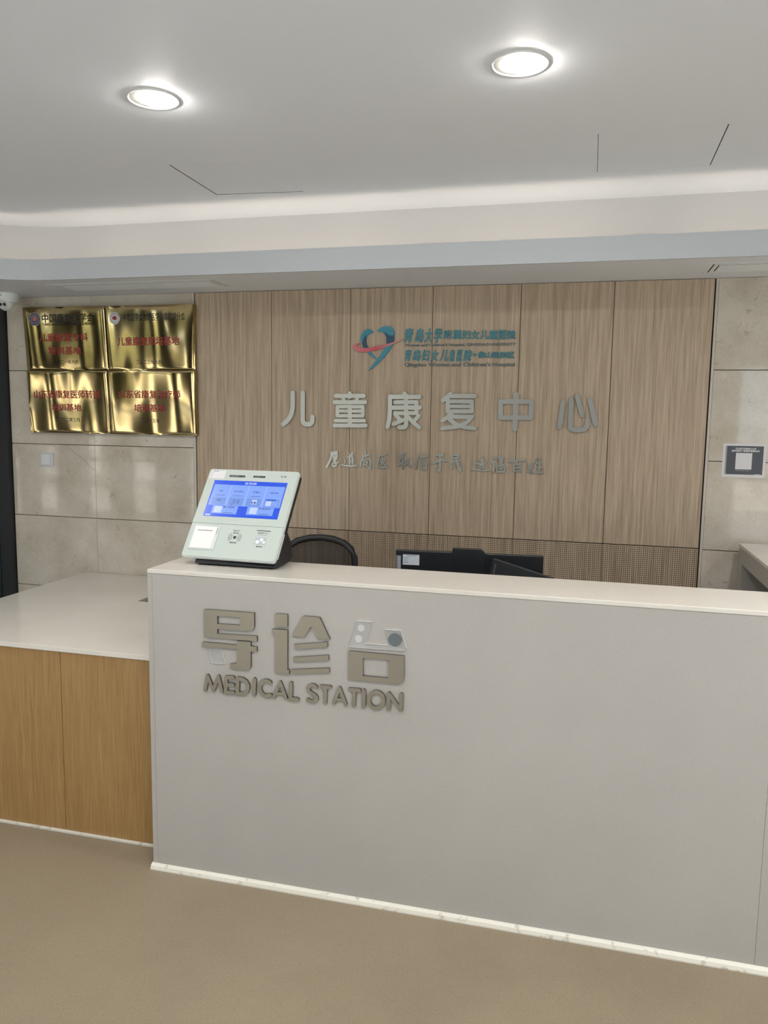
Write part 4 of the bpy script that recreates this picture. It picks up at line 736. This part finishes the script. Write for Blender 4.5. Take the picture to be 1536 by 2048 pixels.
x0s, x1s, y0s, y1s = ebox(avg2(KI['screen'])); 
slab(avg2(KI['ui_panel']), 0.0002, E_pale, 'menu_panel', scr, 0.0004)
px0, px1, py0, py1 = ebox(avg2(KI['ui_panel']))
for k in (1, 2, 3):
    x = px0+(px1-px0)*k/4; slab([(x-0.0006,py0),(x+0.0006,py1)], 0.0001, E_white, 'menu_divider', scr, 0.0006)
cw = (px1-px0)/4
titles = ('社保卡', '就诊卡/身份证', '电子健康卡', '医保电子凭证')
for k, tx in enumerate(titles):
    xm = px0+cw*(k+0.5); hw = 0.0036*len(tx)*0.72
    ktext(tx, [(xm-hw, py1-0.0305), (xm+hw, py1-0.0235)], 0.0007, E_ink, scr)
    slab([(xm-0.0195, py1-0.0462), (xm+0.0195, py1-0.0447)], 0.0001, E_ink, 'menu_line', scr, 0.0006) if k < 3 else None
    slab([(xm-cw*0.40, py0+0.003), (xm+cw*0.40, py0+(py1-py0)*0.38)], 0.0001, E_tile, 'menu_picture', scr, 0.0006)
def in_tile(k, a, b, c, d): 
    xm = px0+cw*(k+0.5); h = (py1-py0)*0.38-0.003; return [(xm+cw*0.40*a, py0+0.003+h*b), (xm+cw*0.40*c, py0+0.003+h*d)]
slab(in_tile(0,-0.35,0.62,0.40,0.72), 0.0001, E_ink, 'menu_icon', scr, 0.0007); slab(in_tile(0,-0.1,0.45,0.2,0.52), 0.0001, E_ink, 'menu_icon', scr, 0.0007)
def arcs(cu, cv, r0, nr, dr, wdt, lift, M, par, name, span=50):
    for s in (0, math.pi):
        for k in range(nr):
            r = r0+dr*k; A = [s+math.radians(-span+2*span*i/10) for i in range(11)]
            P = [(cu+(r+wdt/2)*math.cos(a), cv+(r+wdt/2)*math.sin(a)) for a in A]+[(cu+(r-wdt/2)*math.cos(a), cv+(r-wdt/2)*math.sin(a)) for a in reversed(A)]
            moved(MB().prism(P, lift, lift+0.0002), K).build(name, M, par)
xm = px0+cw*1.5; arcs(xm+0.001, py0+0.018, 0.006, 3, 0.0028, 0.0009, 0.0007, E_ink, scr, 'menu_icon', 55)
moved(MB().prism([(xm-0.014+0.0028*math.cos(a*0.6283), py0+0.006+0.0032*math.sin(a*0.6283)) for a in range(10)], 0.0007, 0.0008), K).build('menu_icon', E_red, scr)
slab(in_tile(2,-0.30,0.25,0.42,0.85), 0.0001, E_white, 'menu_icon', scr, 0.0007); slab(in_tile(2,0.05,0.32,0.32,0.6), 0.0001, E_ink, 'menu_icon', scr, 0.0008); slab(in_tile(2,-0.28,0.32,-0.1,0.6), 0.0001, E_deep, 'menu_icon', scr, 0.0008)
slab(in_tile(3,-0.85,0.84,0.50,1.02), 0.0001, E_blue2, 'menu_icon', scr, 0.0007); slab(in_tile(3,-0.80,0.1,-0.05,0.75), 0.0001, E_white, 'menu_icon', scr, 0.0007); slab(in_tile(3,0.05,0.1,0.85,0.75), 0.0001, E_pale, 'menu_icon', scr, 0.0007)
for key, tx, bk, qk in (('ui_box1','掌上医院','ui_b1','ui_q1'), ('ui_box2','快速挂号','ui_b2','ui_q2')):
    slab(avg2(KI[key]), 0.0003, E_pale, 'menu_box', scr, 0.0004)
    ktext(tx, KI[bk], 0.0009, E_ink, scr)
    slab(avg2(KI[qk]), 0.0001, E_white, 'menu_blank', scr, 0.0007)
    a0, a1, b0, b1 = ebox(avg2(KI[key])); slab([(a0+(a1-a0)*0.46, b0+0.0035), (a0+(a1-a0)*0.86, b0+0.0055)], 0.0001, E_ink, 'menu_line', scr, 0.0007)
ktext('签到屏', KI['ui_title'], 0.0006, E_white, scr)
slab([(x0s+0.008, y0s+0.0035), (x0s+0.028, y0s+0.0085)], 0.0001, E_white, 'menu_line', scr, 0.0004)
# upper sensors, maker's mark, sticker
for k in ('sens1', 'sens2'):
    x0, x1, y0, y1 = ebox(KI[k]); y0, y1 = (y0+y1)/2-0.0042, (y0+y1)/2+0.0042
    sn = moved(MB().prism(rrect(x0,x1,y0,y1,0.0041), 0.0, 0.0003), K).build('sensor_window', M_black, t)
    slab([(x0+0.006,y0+0.0025),(x0+(x1-x0)*0.62,y1-0.0025)], 0.0001, M_grey, 'sensor_chip', sn, 0.0003); slab([(x1-0.012,y0+0.0025),(x1-0.007,y1-0.0025)], 0.0001, M_grey, 'sensor_chip', sn, 0.0003)
x0, x1, y0, y1 = ebox(KI['logo']); ym = (y0+y1)/2
lg = moved(MB().prism([(x0+0.0045+0.0045*math.cos(2*math.pi*i/18), ym+0.0045*math.sin(2*math.pi*i/18)) for i in range(18)], 0.0, 0.0002), K).build('maker_mark', M_grey, t)
moved(MB().prism([(x0+0.0055+0.0022*math.cos(2*math.pi*i/14), ym+0.0004+0.0022*math.sin(2*math.pi*i/14)) for i in range(14)], 0.0002, 0.0003), K).build('mark_centre', M_glassw, lg)
for k in range(2): slab([(x0+0.0115+0.0055*k, ym-0.0032), (x0+0.0160+0.0055*k, ym+0.0032)], 0.0001, M_grey, 'mark_letter', lg)
x0, x1, y0, y1 = -0.1765, -0.135, KH-0.050, KH-0.007
tl, tr, br, bl = KI['sticker']; x0, x1, y0, y1 = (tl[0]+bl[0])/2, (tr[0]+br[0])/2, (bl[1]+br[1])/2, (tl[1]+tr[1])/2
st = slab([(x0,y0),(x1,y1)], 0.0004, M_paper, 'asset_sticker', t)
slab([(x0+0.010,y1-0.0045),(x0+0.031,y1-0.0025)], 0.0001, M_printdark, 'printed_line', st, 0.0004)
for k in range(4): slab([(x0+0.002,y1-0.009-0.007*k),(x0+0.013-0.002*(k%2),y1-0.0075-0.007*k)], 0.0001, M_printgrey, 'printed_line', st, 0.0004)
# groove, printer door, reader, scanner
a, b = KI['seam']; ys = (a[1]+b[1])/2
slab([(-KW+0.003, ys-0.0007),(KW-0.003, ys+0.0007)], 0.0002, M_grey, 'panel_seam', t)
x0, x1, y0, y1 = ebox(avg2(KI['printer']))
pd = slab([(x0,y0),(x1,y1)], 0.0030, M_rim, 'printer_door', t); inn = slab([(x0+0.004,y0+0.004),(x1-0.012,y1-0.004)], 0.0006, mat('printer_cover', lin(226,218,216), 0.35), 'paper_cover', pd, 0.0030)
slab([(x0+0.003,y0+0.003),(x1-0.003,y0+0.0037)], 0.0002, M_grey, 'door_line', pd, 0.0030); slab([(x0+0.003,y1-0.0037),(x1-0.003,y1-0.003)], 0.0002, M_grey, 'door_line', pd, 0.0030); slab([(x0+0.003,y0+0.003),(x0+0.0037,y1-0.003)], 0.0002, M_grey, 'door_line', pd, 0.0030)
sl = KI['slit']; ym = (sl[0][1]+sl[1][1])/2; slab([(sl[0][0]+0.001, ym-0.0011),(sl[1][0], ym+0.0011)], 0.0002, M_black, 'paper_slit', pd, 0.0037)
slab([(x1-0.0085, y1-0.034),(x1-0.0050, y1-0.008)], 0.0001, M_printgrey, 'printed_line', pd, 0.0031)
rc = KI['reader'][0]; arcs(rc[0], rc[1], 0.0120, 4, 0.0042, 0.0012, 0.0, M_printdark, t, 'reader_arc', 42)
rd = moved(MB().prism([(rc[0]+0.0062*math.cos(2*math.pi*i/22), rc[1]+0.0062*math.sin(2*math.pi*i/22)) for i in range(22)], 0.0, 0.0003), K).build('reader_target', M_black, t)
ktext('就诊卡', KI['rtop'], 0.0003, M_printdark, t); ktext('身份证', KI['rtop2'], 0.0003, M_printdark, t); ktext('感应区', KI['rbot'], 0.0003, M_printdark, t)
x0, x1, y0, y1 = ebox(KI['slot']); ym = (y0+y1)/2; slab([(x0+0.001,ym-0.0014),(x1-0.001,ym+0.0014)], 0.0002, M_black, 'card_slot', t)
ktext('社保卡入口', KI['slab'], 0.0003, M_printdark, t); slab([(KI['slab2'][0][0], KI['slab2'][0][1]-0.002),(KI['slab2'][1][0], KI['slab2'][0][1]-0.001)], 0.0002, M_grey, 'printed_line', t)
sc = flat([KI['qr'][3], KI['qr'][2], KI['qr'][1], KI['qr'][0]], 0.0004, mat('scanner_glass', lin(176,186,190), 0.05), 'scanner_window', t)
x0, x1, y0, y1 = ebox(KI['qr'])
E_led = emit('scanner_led', (255,255,255), 1.2)
for fx, fy, r in ((0.60,0.66,0.0058),(0.26,0.36,0.0062),(0.85,0.35,0.0045)):
    moved(MB().prism([(x0+(x1-x0)*fx+r*math.cos(2*math.pi*i/20), y0+(y1-y0)*fy+r*math.sin(2*math.pi*i/20)) for i in range(20)], 0.0004, 0.0007), K).build('scanner_led', E_led, sc)
ktext('请扫码', KI['qlab'], 0.0003, M_printdark, t)
